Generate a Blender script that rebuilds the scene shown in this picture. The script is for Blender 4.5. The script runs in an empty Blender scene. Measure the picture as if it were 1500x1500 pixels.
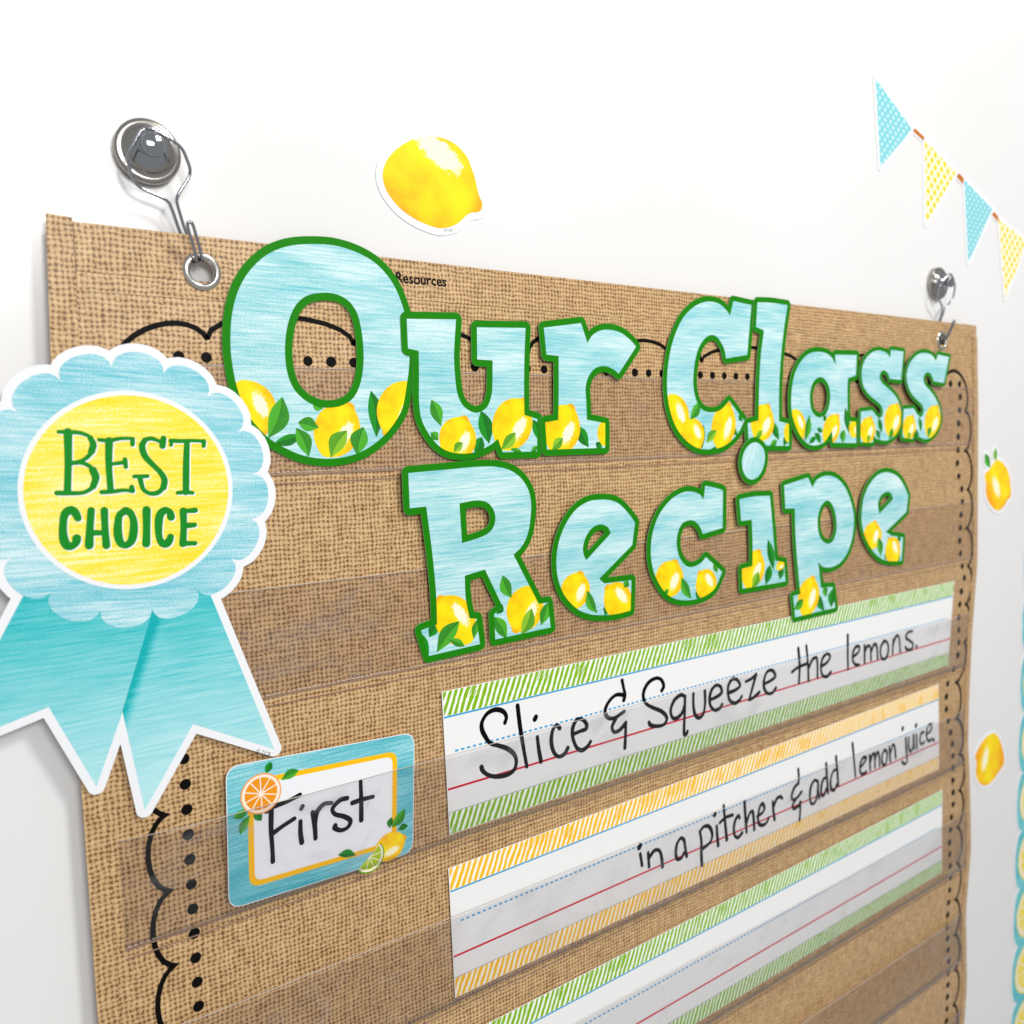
# Close-up of a classroom whiteboard: a burlap-print pocket chart hung from two magnetic hooks,
# lemon-print letter cutouts, an award rosette, sentence strips, lemon stickers and bunting.
import bpy, math, random
import numpy as np
from mathutils import Vector, Matrix
from mathutils.geometry import tessellate_polygon

random.seed(7)
scene = bpy.context.scene

# ------------------------------------------------------------------ camera, world, lamps, exposure
cam_data = bpy.data.cameras.new('camera')
cam = bpy.data.objects.new('camera', cam_data)
scene.collection.objects.link(cam)
cam.location = (-0.05362, -0.46020, 1.39132)
cam.rotation_euler = (math.radians(85.072), math.radians(1.3854), math.radians(-34.925))
cam_data.sensor_fit = 'HORIZONTAL'
cam_data.sensor_width = 36.0
cam_data.lens = 29.347
cam_data.clip_start = 0.02
cam_data.clip_end = 100.0
cam_data.dof.use_dof = True
cam_data.dof.focus_distance = 0.515
cam_data.dof.aperture_fstop = 7.5
scene.camera = cam

world = bpy.data.worlds.new('World')
scene.world = world
world.use_nodes = True
bg = world.node_tree.nodes['Background']
bg.inputs['Color'].default_value = (0.93, 0.965, 1.0, 1)
bg.inputs['Strength'].default_value = 0.405


def area_lamp(name, loc, target, size_x, size_y, watts, colour):
    d = bpy.data.lights.new(name, 'AREA')
    d.shape = 'RECTANGLE'
    d.size, d.size_y = size_x, size_y
    d.energy = watts
    d.color = colour
    o = bpy.data.objects.new(name, d)
    scene.collection.objects.link(o)
    o.location = loc
    o.rotation_euler = (Vector(target) - Vector(loc)).to_track_quat('-Z', 'Y').to_euler()
    return o


# ceiling panel up to the right (throws the hook shadows down-left), and one behind the camera
area_lamp('ceiling_lamp', (1.12, -1.55, 2.92), (0.25, 0, 1.4), 0.42, 0.42, 29, (1.0, 0.985, 0.965))
area_lamp('ceiling_lamp_behind', (0.08, -1.60, 1.99), (0.20, 0, 1.42), 0.6, 0.36, 11.5, (1.0, 0.99, 0.975))

scene.view_settings.view_transform = 'Standard'
scene.view_settings.look = 'None'
scene.view_settings.gamma = 1.0
scene.view_settings.exposure = 0.1
scene.view_settings.use_curve_mapping = False

# ------------------------------------------------------------------ units
# Board coordinates: x mm right of the chart's left edge, y mm below its top edge, h mm in front of
# its surface. The whiteboard stands 8 mm behind the chart.
GAP = 8.0
TOP = 1.5


def P(x, y, h=0.0):
    return Vector((x / 1000.0, -(h + GAP) / 1000.0, TOP - y / 1000.0))


# ------------------------------------------------------------------ traced outlines (mm; ",1" marks a sharp corner)
LETTERS = [
 dict(char='O', h=1.2, outer=[(81.3,54.6),(82.4,42.2),(84.9,31.6),(89.2,21.8),(95.5,13.2),(104.2,5.6),(115.6,0.3),(130.3,-2.4),(143.3,-2.8),(156.5,-0.3),(167.7,4.7),(176.8,13.3),(182.3,23.4),(186.1,35.9),(187.6,50.9),(186.8,63.9),(184.5,75.9),(181,88.9),(173.3,99.7),(163.4,108.1),(152.7,113.7),(142.4,116.2),(131.3,116.7),(119.5,114.8),(109.2,110.5),(99.3,104.3),(93.1,97.8),(87.6,89.9),(83.5,76.9),(81.7,65)],
  holes=[[(134.4,23.8),(124.7,26.2),(118.2,31.6),(113.7,40.3),(111.3,50.3),(110.6,60.2),(111.7,70),(114.9,77.9),(121,83.9),(128.3,87.2),(135.9,87.9),(143.7,86.3),(150.1,82.1),(154.4,74.8),(156.9,64.8),(157.5,54.3),(156.8,43.9),(154.4,33.7),(149.7,27.4),(142.6,24.1)]],
  lemons=[(96.9,103.2,85.1,73.6,13.3), (148.8,85.3,130.2,115.1,13.8), (169.4,105,187.7,72.5,13.5)],
  leaves=[(108,82,98.8,104.7,5.5,0), (117.9,103.1,101.2,107.8,3,1), (115,99,121.6,115.4,4.2,0), (116.2,96,128.3,99.2,3.9,0), (125.1,85.9,131.5,88.4,2.1,0), (161.2,77.8,163.5,105.4,4.7,1), (155.6,98.9,150.9,115.2,5.4,0), (145.3,100.9,134.6,116.3,4.9,2)]),
 dict(char='u', h=1.8, outer=[(186.1,35.1,1),(220.5,33.4,1),(219.5,41.8),(218.2,56.3),(218.5,67.5),(219.8,78.7),(223.5,86.1),(230.1,90.3),(235.6,90.6),(241.9,87.1),(245.4,79.6),(246.4,71.5),(246.9,57.6,1),(235.3,57.4,1),(235.7,37.3,1),(273.6,35.6,1),(272,56.7),(271.1,81.7),(271,92.4,1),(281.7,95.1,1),(280.8,116.7,1),(253,116.5,1),(249.5,107.6,1),(243.3,111.6),(230.7,115.9),(221.2,116.4),(210.6,114.2),(203,109),(196.9,101.1),(193.5,93.3),(192.6,83.4),(193.2,68.1),(193.5,53.7,1),(186.3,52.6,1)],
  holes=[],
  lemons=[(225.7,92.9,213,120.5,13.5), (273,81.7,250.3,114.1,15.4)],
  leaves=[(201.2,82.8,207.3,99,4.1,0), (237,89.5,242.6,111,5.2,1), (200.1,102.8,205,107.9,2.7,0), (263.6,103.7,251.7,114.7,3.9,2), (277.9,95.5,283.5,110.7,4.1,1), (237.2,106.2,231.3,116.5,4,1), (222.7,109.4,215.9,115.5,2.8,2), (258.9,114.3,269.1,117,1.5,0), (281.2,113.1,275.8,116.8,1.9,0)]),
 dict(char='r', h=2.4, outer=[(288.2,34.7,1),(320.4,29.8,1),(325.8,43.1,1),(330.1,37.9),(336.8,34.2),(347,32.9),(357.3,34.6),(366,39.1),(371.6,43.6,1),(354.5,63.2,1),(348.2,59.9),(340.5,58.3),(332.1,60.4),(326.2,66.2),(323.5,73.8),(323.8,82.5),(324.2,95.8,1),(340.9,98.4,1),(340.6,115.8,1),(288.8,115.7,1),(287.7,97.4,1),(298.9,96,1),(299.8,75.4),(300.3,52.8,1),(290,52.3,1)],
  holes=[],
  lemons=[(311.9,85.4,292.9,117.7,15.5), (343.2,95.2,339.4,114.5,7.7)],
  leaves=[(315.9,99.8,325.5,115.2,4.5,1), (302.6,108,293,116.1,3.5,2), (336.4,111.6,333.1,116.6,3.2,1)]),
 dict(char='C', h=1.5, outer=[(474.2,14.8,1),(469.4,10.7),(462.2,6.9),(451.3,5.6),(442.1,7.1),(431.5,11.7),(421.1,20),(413.7,30.6),(408.5,41.9),(404.8,56.2),(403.6,68.4),(404.2,79.6),(406.6,89.7),(411.5,100),(418.8,108.4),(427.7,114.8),(438.3,118.8),(450.7,119.6),(463.4,118.3),(474.7,113.7),(484.6,106.2),(490.8,97.5,1),(472.7,81.6,1),(466.7,86.5),(460.3,89.8),(450.8,90.8),(441.6,88.7),(435.5,82.4),(432.2,73.1),(431.9,63.7),(433.5,53.3),(437.3,42.8),(443.5,35.2),(451.2,31.2),(458.2,31.9),(464.5,37.4),(467.7,42.6),(469.2,48.4,1),(494.6,44.8,1),(499.7,4.8,1),(477.9,3.2,1)],
  holes=[],
  lemons=[(420.3,109.5,406,77.5,13.7), (439,119.8,425.6,96,11.6), (473.2,82.7,459.4,119.8,13.8)],
  leaves=[(420.5,82,425.6,97,3.3,1), (439.3,82.4,427.8,96.5,4,0), (443,100.3,441.4,119.4,3.5,1), (457.9,104.8,446,114.7,3.6,2), (470.7,94.6,483.8,110,3.7,1), (484.3,92.5,489.3,98,2,1), (458.6,117.5,449.9,119.8,1.2,1)]),
 dict(char='l', h=2.1, outer=[(506.5,2.2,1),(524.6,1.3),(545.1,1.7,1),(540.7,20.5),(536.3,47.8),(534.3,72.7),(534.4,98.3,1),(547.5,100.7,1),(547.7,119.3,1),(517.1,118.5),(496.1,118.4,1),(494.4,99.7,1),(508,97.6,1),(508.8,68.6),(510.9,44.2),(514.8,24.2,1),(504.8,22,1)],
  holes=[],
  lemons=[(521.4,84.2,505,113.8,14.8), (551.2,97.9,544.9,115.7,7.1)],
  leaves=[(525,97.7,534.9,114.4,3.9,1), (512.7,105.5,503.2,112.6,2.8,2), (546.1,108.8,540.3,119.4,3.6,1), (532.2,114.3,522.4,119,2.7,0)]),
 dict(char='a', h=2.7, outer=[(612.3,49.5,1),(606.5,43.1),(596.6,39.3),(582.9,39),(571.4,42),(561.2,49.3),(553.8,59.9),(550.2,73.7),(550.4,89.8),(555.1,101.4),(563.6,112),(573.2,118.1),(583.8,119.8),(595.6,117.4),(602.5,112.1),(607.5,106.7,1),(609,118,1),(644.7,119.1,1),(643.7,99.7,1),(632,99,1),(630.8,88.6),(630.4,64.1),(631.3,60.4,1),(642.9,57.7,1),(644,39.3,1),(611.5,40.3,1)],
  holes=[[(589.9,60.4),(581.2,63.9),(576.5,71),(575.3,79.2),(577.7,88.6),(583.5,94),(590.4,95.5),(598.3,92.8),(603.1,85.6),(604.6,76.6),(602.5,68.2),(596.9,62.4)]],
  lemons=[(566.4,113.8,552.2,88.7,9.8), (617.4,92.9,596.6,118.6,11.6), (643.6,97.3,638.6,114,7.8)],
  leaves=[(574.8,93.3,568.4,116.2,4.2,0), (584.7,112.4,574.1,118.1,2.5,1), (625.9,106.4,624,118.6,4.3,0), (627.2,86.8,633.3,110.2,4.1,1), (585.6,105.3,594.5,108,2.2,1), (598.9,94,595,98.8,2.6,1), (582.1,109,591.3,118.5,3.1,1)]),
 dict(char='s', h=3.3, outer=[(696.8,40.1,1),(692.4,36.5),(685.1,34.5),(677.9,33.9),(669.7,35.4),(660.4,39.8),(654.2,45.9),(651.5,53.2),(651.7,60.5),(655.3,68.4),(663.5,74.9),(673.1,79.5),(681.5,83.5),(685.8,88.3),(685.9,92.4),(684.2,95.1),(680.6,96.8,1),(674.6,93.7),(669.7,90),(667.4,89.2,1),(650.5,90.3,1),(650.5,118.3,1),(670.4,119.4,1),(671.4,112.3,1),(675.7,115.4),(684.7,117.3),(693.3,117.8),(703.1,115.2),(711.6,109.8),(716.5,102.2),(717.8,95.2),(716.1,88.2),(710.8,79.2),(700.7,71.8),(689.5,66.5),(683.4,63.2),(680.3,59.2),(680.8,55.1),(685.5,52),(691.6,53.2),(695.4,56.5),(696.7,59.5,1),(715.9,60.3,1),(719.6,33.4,1),(698.4,32.6,1)],
  holes=[],
  lemons=[(712.1,82.7,695.6,113.7,14.9), (667.5,95,656.3,119.7,12.3)],
  leaves=[(702.8,105.5,696.3,117.2,3.5,0), (678.8,96.1,684.6,111.1,3.4,1), (674.9,107.6,681.7,116.9,3.1,1), (665.5,111.8,661.6,119.2,2.8,2)]),
 dict(char='s', h=3.9, outer=[(777.2,40.5,1),(772.3,36.4),(765.4,33.8),(754.7,33.2),(744.2,35),(734,40.6),(727.8,47.1),(724.8,54.8),(725.7,61.7),(729.7,68.6),(737.7,75.6),(747,80.4),(753.1,84),(756.6,88.9),(755.4,92.5),(751.5,96.4,1),(744.8,93.2),(741.4,90.4),(737.8,87.2,1),(720.7,87.9,1),(719,115.2,1),(737.4,117.3,1),(739.4,110.2,1),(745.5,113.9),(752.2,116.1),(761.6,117.8),(769.7,116.5),(779.1,111.5),(786.4,103.6),(788.2,95.5),(785.8,86.7),(777.8,77.3),(768,70.2),(758.4,64.6),(755,60.4),(755.5,55.5),(760.7,52.1),(767.4,53),(771.6,56.9),(773.8,60.4,1),(793.2,61.7,1),(802.1,35.7,1),(781.1,33.9,1)],
  holes=[],
  lemons=[(782.9,84.2,764.2,115.6,14.8), (737,93.8,725.4,117.1,11.5)],
  leaves=[(770.7,105.6,764.9,116.4,3.5,0), (747.5,95.7,752,110.8,3.1,1), (741.3,107.8,748.8,115.4,2.7,1), (732.3,110.5,729.3,117.1,2.9,2)]),
 dict(char='R', h=1.3, outer=[(182.5,126.9,1),(209.2,125.9),(232,125),(246.3,125.6),(257.1,128.3),(265.7,133.8),(271.8,142.3),(273.8,151.2),(273.2,160.5),(271,170.8),(266.3,178.7),(259,184.2,1),(279.4,220,1),(287.3,220,1),(289.5,237.8,1),(243.7,239,1),(243,222,1),(250.1,218.4,1),(236.4,191.6,1),(221,193.9,1),(221.4,208.5),(224.1,222.1,1),(229.4,222.9,1),(231.6,240.1,1),(193.9,241.6,1),(188.7,224.4,1),(200.1,222.4,1),(199.8,201.8),(197.5,174.3),(195.8,160.7),(194.3,147.9,1),(182.9,148.3,1)],
  holes=[[(218,147.5,1),(231.3,146.4),(239.5,148.6),(244.2,154.4),(244.9,160.5),(242,166.3),(235.3,169.8),(219.4,172.9,1)]],
  lemons=[(201,204.8,225.3,237.8,13.6), (258.7,236.8,277.1,207.7,15.3)],
  leaves=[(250.1,197,257.1,212.9,4.4,0), (216.5,222.8,199.5,240.3,5.4,0), (200.7,222,194.3,229.9,3.5,1), (230.6,223.3,226.9,236,2.7,0), (188.2,226,193.9,241.6,3.1,1), (286.9,220.1,281.2,235.2,4.2,0), (273.4,222.1,264.3,239.3,5.1,2), (242.9,223.6,252.8,240.1,4.3,0), (249.8,216.3,245.1,222.3,3.4,1), (220,239.7,208.2,233.5,2.4,0)]),
 dict(char='e', h=1.3, outer=[(335.8,152.3),(324.4,152.8),(313.2,157.3),(304.5,165.7),(298.2,176.6),(295.3,187.7),(295.3,199.1),(297.4,207.9),(302,217.1),(309.2,224.8),(316.5,230.1),(326.5,234),(338,236.1),(351.2,237),(364,236.2,1),(364.8,213.6,1),(338.5,213,1),(333.6,209,1),(365.5,187.5,1),(368.2,171.1,1),(361.8,164.1),(352.6,156.5),(344.8,153.4)],
  holes=[[(335.4,170),(327.8,171.4),(322,176.7),(318.7,184.2),(319.2,190),(321.6,194.4,1),(344.6,177.2,1),(341.8,172.5)]],
  lemons=[(317.1,201.5,306.6,227.8,13.3), (339.5,214.9,363.3,238.7,12.7)],
  leaves=[(322.4,215.9,331.9,233.8,3.8,0), (342.1,228.2,339,236.6,3.4,1), (361.3,212.9,357.1,218.2,3.1,0), (364.2,232.1,357.6,236.1,1.9,1)]),
 dict(char='c', h=1.3, outer=[(441.3,158.9,1),(436.7,154.3),(427.6,151.7),(418.6,151.7),(406.7,155.8),(396.5,163.4),(389.3,173.2),(385.2,185.2),(384.7,197.5),(387.4,209.2),(393,219.2),(400.1,227.4),(408.8,232.8),(419.3,235.8),(431.5,236.8),(443.9,235.7),(455.1,231),(463.9,218.5,1),(444.4,204.4,1),(439.4,208.4),(428.6,210.8),(421,208.1),(414.4,200.5),(411.8,190.7),(413.5,181.4),(418.4,175.4),(427.4,173.8),(434.2,176.6),(438.8,181.8),(440.7,185.8,1),(463.7,182.8,1),(463.5,152.6,1),(452.3,149.6),(442.9,148,1)],
  holes=[],
  lemons=[(411.4,203,397.9,230.9,15.4), (436,215.1,454.3,237,11.8)],
  leaves=[(417.2,217.6,428.7,236.2,4.1,0), (438.8,229,435,237.3,4.1,1), (453.3,210.7,458,218.6,2.9,0), (403.3,225.2,398.9,228.6,2.1,0)]),
 dict(char='i', h=1.6, outer=[(483.1,160.9,1),(501.3,159.7),(521.4,160.3,1),(525.1,182.4),(528.2,203.6),(530.1,216.1,1),(542,218.8,1),(544.5,235.7,1),(488.5,235.3,1),(487.4,218.5,1),(500.5,217.6,1),(500.5,201),(498.8,178.8,1),(485.7,178.9,1)],
  holes=[],
  lemons=[(509.5,204.4,493.7,235.7,15), (543.4,218,531.5,223.3,4.2)],
  leaves=[(519.8,197,528.3,224.7,4.4,1), (523.4,218.9,518.1,235.8,4.7,1), (508.4,223.1,500.5,236,4.8,2), (541.1,223.1,536.7,233.3,4,1)]),
 dict(char='.', h=3.4, outer=[(503.4,115.4),(512,120.1),(514.6,128.1),(512,137),(506,143.5),(498.3,145.7),(491.5,143.4),(486.9,137.1),(486,129.9),(489,122.3),(495.7,116.9)],
  holes=[],
  lemons=[],
  leaves=[]),
 dict(char='p', h=2.0, outer=[(541.6,152.7,1),(574.4,147.5,1),(580.9,156.5,1),(587.1,150.2),(601,147),(615.2,149.7),(627.8,157.7),(637.5,170.8),(643.2,186.3),(642.4,201.5),(636.2,216.2),(625.8,225.9),(612.3,230.1),(600.1,229.4),(593,226.2),(589.6,222.5,1),(594.3,247.3,1),(611.6,248.6,1),(616,268.3,1),(557.7,268.9,1),(554.7,249.7,1),(564.8,249.2,1),(560.8,224.6),(557.7,199.2),(556.2,173.2,1),(543.5,172.7,1)],
  holes=[[(602.3,169.3),(594.3,173),(589.5,181.2),(588.6,189.7),(590.7,198.4),(595.7,204.9),(603.8,208.4),(611,206.9),(615.6,200.5),(616.9,191.9),(614.7,181.8),(609.4,172.8)]],
  lemons=[(583.2,234.9,569.8,270,15.2)],
  leaves=[(582.7,248,600.2,269.9,4.6,1), (569.1,254.4,555.8,261.9,4.1,0), (613,249.6,609.8,267.5,5.5,1), (597.9,246.9,602.1,256.7,3.8,0)]),
 dict(char='e', h=1.6, outer=[(695.3,147.9),(680.5,149.4),(667.2,157.2),(658.6,168.2),(655.2,180.8),(655.4,193.6),(660.5,205.6),(669.6,216.8),(680,225.6),(691.6,231.4),(705.7,234.8),(724.9,236.5,1),(726.2,213.2,1),(705,209.6,1),(695.6,205.3,1),(730.8,188.3,1),(732.8,172.5,1),(725.2,162.7),(713,152.8)],
  holes=[[(695.8,166.5),(685.5,169.8),(681.1,177.3),(683.6,187.3,1),(706.5,174.3,1),(702.8,168.8)]],
  lemons=[(677.7,193,670.4,220.1,15.1), (699.9,211.6,717.2,236.7,12.6)],
  leaves=[(683,209.9,688.5,228.4,4.6,0), (700.1,226.2,695.8,232.2,3.5,1), (721.3,211.8,717.8,217.5,3.2,1), (721.8,230.8,715.7,235.6,2.8,1)]),
]
STRIP_ONE_WORDS = [
 [[(249.9,296.7),(251.2,292.9),(248.7,288.7),(243,286.2),(236.4,287.3),(232,291.9),(231.5,296.7),(233.8,302.1),(237.9,308),(244.4,311.1),(251.6,315),(256.7,320),(258.4,325.5),(256.4,330.7),(250.3,332.6),(241.5,331.6),(235.1,328.7),(231.3,325),(230.4,322.3)],
  [(260.5,287.1),(262.1,301.6),(264.7,318.1),(267,331.1)],
  [(276.4,312.5),(277.4,321.1),(279.1,330.5)],
  [(275.6,298.2),(274.7,299.6)],
  [(296,310.7),(294,308.3),(290.8,309.2),(288.6,315.2),(288.8,321.8),(291.5,328.3),(295.5,331),(300.4,329.8),(302.9,326.5)],
  [(308.9,317.6),(314.8,316.9),(319.9,316.3),(320.4,313.1),(316.7,308.9),(311.7,307.9),(308.2,311.8),(307.3,317.5),(308.8,323.9),(312,329.3),(316.2,331.3),(321.3,329.5),(323.9,326.7)]],
 [[(355.1,287.4),(356.7,294),(357.7,299),(356.6,302.7)],
  [(357,298.9),(348.8,297.3),(341.3,301.5),(338.1,307.5),(341.1,312.9),(347.3,314.2),(356.8,311.4)],
  [(348.5,315),(344.7,320.4),(346.5,324.7),(352.1,324.5),(358.1,320.5)],
  [(358.3,320),(357.7,331.1),(357,339.2)]],
 [[(395.8,303.1),(397.9,300),(395.2,294.4),(389.2,292.3),(381.1,294.8),(376.4,301.7),(378.3,309),(386.2,314.6),(395.6,319.6),(401,325.8),(398.2,330.2),(390,329.9),(383.3,327.5),(382,325.2)],
  [(420.8,312.5),(416.6,310.7),(409.5,313.3),(405.2,320.6),(407.3,327.1),(412.1,328.2),(417.8,325.3),(421,318.8)],
  [(421.1,312.6),(420.7,325.9),(419.9,337),(420.2,343.3),(422.7,343.3),(423.7,341.5)],
  [(430.6,312.4),(430.5,320.7),(432.2,329.3),(436.6,333.4),(441.8,331.4),(444,322.4),(443.8,312.9)],
  [(449.3,321.4),(457.6,320.4),(463.7,317.9),(462.2,312.8),(456.9,310.7),(451.6,313.9),(449.3,320.3),(450.7,326.9),(456,331.2),(462.1,330.3),(464.1,328.1)],
  [(471.4,319.9),(480.8,319.1),(486.4,316.4),(482.4,310.8),(476.9,309.2),(472.2,313.1),(471.4,320.5),(473.8,326.8),(480,330.3),(485.6,328.7),(488.5,326)],
  [(493.6,314.5,1),(500.1,313.5),(506.7,310.9,1),(502.6,320),(497.7,331.1,1),(503.4,330.1),(510.8,327.1)],
  [(516.6,321),(525.1,319.9),(531.9,317.2),(528.5,311.5),(521.7,310.9),(517.5,316.2),(516.7,322.7),(520,328.9),(526,331.2),(530.2,329.8),(532.8,327.5)]],
 [[(563.6,297.8),(565.6,313.1),(564.8,329.1)],
  [(554.9,317.5),(562.9,314.9),(575.6,313.7)],
  [(575.1,297.4),(577.4,312.8),(578.5,329.9)],
  [(578.4,318.8),(583.9,311.6),(589.5,310.3),(591.4,316.5),(591.6,328.8)],
  [(597.1,319.8),(605.7,317.8),(610.5,313.3),(605.6,309.5),(598.9,313.1),(596.6,320.9),(599.1,328.5),(605.9,330.9),(611.6,327.8)]],
 [[(637.4,297.3),(637.7,313.7),(638.4,330.2)],
  [(646.3,319.4),(654.5,316.5),(656.4,311.9),(651.3,310.4),(646.2,315.1),(645.8,322.3),(649.5,327.3),(655.8,329)],
  [(664.8,312),(665.1,328.2)],
  [(664.9,318.2),(670,312.9),(674.3,314.8),(675.7,327.5)],
  [(675.7,320),(680.7,313.1),(685,315.3),(687.1,328.9)],
  [(698,313),(692.6,316.6),(691.8,325.2),(696.3,330.4),(702.8,329),(705.3,319.9),(701.3,313.5),(696.9,312.4)],
  [(713.6,313.6),(712.8,327.5)],
  [(713,318.6),(719.1,310.6),(723.7,313.2),(726.4,327.9)],
  [(747.9,310.5),(739.7,310.6),(736.4,315.2),(743.5,319.6),(749.5,323.9),(747.3,328.7),(739.1,328),(735.5,324.8)],
  [(756,327.1),(756.5,328)]],
]
STRIP_TWO_WORDS = [
 [[(371.4,419.5),(370.3,420.7)],
  [(371.3,426),(373.2,435.8)],
  [(379.6,427.6),(380.5,439.2)],
  [(380.6,432),(386.1,428.1),(390.9,429.1),(393.6,434.1),(394.9,443.8)]],
 [[(419.1,429.4),(415.5,426.7),(411.2,430.1),(409.7,437),(411.1,442.7),(415.4,443.6),(419,439.9)],
  [(419.1,429.4),(420.5,437.2),(421.9,444)]],
 [[(437.2,427.4),(438.9,436.5),(438.8,447.2),(439.5,457.2)],
  [(437.2,427.9),(442,425.1),(448,426.8),(451.8,433.9),(450.2,439.9),(444.1,442.4),(438.9,443.5)],
  [(457.2,429),(457.9,437.9),(459,446.4)],
  [(455.4,418.1),(454.6,419.3)],
  [(465.8,414),(467.3,427.6),(469.6,444.7)],
  [(461.1,427.4),(468.1,425),(476.8,425.3)],
  [(485.6,430.6),(484,427.9),(480,431.2),(478.3,438.5),(479.9,444.5),(484,446.9),(488.8,444.4)],
  [(491.8,417.9),(492.9,430.5),(494.5,445.5)],
  [(493.7,438.6),(498.6,429.9),(502,429.1),(503.6,435.8),(504.5,446.2)],
  [(508.6,435.5),(515.4,434.1),(517.9,430.8),(515.3,426.1),(512,428),(509.5,435.2),(510.3,442.3),(515.4,445.5),(520.5,444.7),(523.9,441.1)],
  [(529,428.1),(529.9,436.5),(531.7,445)],
  [(529.9,434.1),(534.3,427.3),(539.5,426.4),(542.2,428.9)]],
 [[(564.4,407.8),(565.4,415.7),(564.6,421.4)],
  [(564.5,420.8),(559.1,423.5),(555.5,429.6),(556.5,433.9),(562.8,433.9),(569.2,430.3)],
  [(561,435.2),(556.5,439.2),(558.4,442.7),(564.7,442.1),(568,439.5)],
  [(567.6,439),(567.5,448.2),(566.7,455.7)]],
 [[(593,426.5),(588.6,424.3),(583.3,428.5),(581.7,436.9),(583.5,444.7),(587.9,445.9),(592.3,440.9),(593.9,431.3)],
  [(593.5,426.7),(594,435.8),(595.9,443)],
  [(605.5,425.8),(601,427.5),(598.4,434.7),(599.4,441.7),(603,442.1),(606.5,436.9)],
  [(605.7,412.9),(607.3,428),(609.3,442.1)],
  [(621.9,422.1),(616.4,423.5),(612.8,430.6),(613.8,438.8),(618.5,441.7),(623,436.6)],
  [(620.8,409.8),(623.2,425.3),(624.9,439.4)]],
 [[(646.9,403.4),(649.7,420.3),(652.4,437.3)],
  [(660,430.5),(666.8,426.9),(669.7,422.9),(664.7,421.7),(659.9,427.5),(660.1,434.6),(664.1,438),(670,437.1)],
  [(675.6,422),(676.9,437.1)],
  [(676.8,429.3),(680.6,422),(683.6,422.7),(685,436.7)],
  [(684.8,428.9),(687.7,422.5),(690.8,423.2),(693.1,437)],
  [(700,423),(697,427.1),(697.2,434.4),(701.4,438.4),(705.4,434),(705.2,425.5),(701,422.7)],
  [(709.3,421.6),(711.8,436.8)],
  [(711.2,429.3),(715.6,420.7),(718.8,423.2),(721.2,435.4)]],
 [[(739.1,419.4),(740.6,432.7),(742,444.2),(737.7,446.2),(733.2,442.7)],
  [(733.3,407.6),(732.9,408.5)],
  [(744.6,420),(744.9,430),(748.3,435.8),(752.6,431.8),(753.4,419.5)],
  [(753.4,419.5),(755.4,434.3)],
  [(758.9,420.2),(760.5,434.9)],
  [(758.2,410),(757.5,410.9)],
  [(772.5,420.7),(768,421),(765.9,427.4),(768.3,432.4),(774,431.8)],
  [(778.3,424.6),(787.4,421.5),(787.2,415.8),(782.6,415.4),(778.2,421.4),(779.6,429.3),(784.4,432.9),(789,431.4)],
  [(792.5,433.5),(793,434.2)]],
]
CARD_WORD = [
 [[(89.4,311.4),(88.8,322.3),(89,334.2),(88.9,340.5)],
  [(86.7,310.6),(90.6,309.3),(98.5,308.4),(106.2,306.5)],
  [(89.5,324.4),(95.5,321.8),(102.3,319.4)],
  [(105.8,322),(105.5,328.8),(106,334.6)],
  [(107.4,313.6),(106.6,314.8)],
  [(113.3,318.9),(114.1,327.3),(114.2,334.7)],
  [(114.2,326.5),(115.7,319.6),(120.1,315.9),(124.7,316.4)],
  [(134.5,316.2),(130.2,316.2),(125.3,319.9),(126.4,323.5),(132.3,326.8),(136,330.4),(134.5,333.7),(130.2,334.5),(126.1,332),(126.5,330.5)],
  [(143.5,308.2),(143.4,319.9),(142.9,332)],
  [(137.8,320),(143.9,319.6),(151,319.8)]],
]
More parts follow.
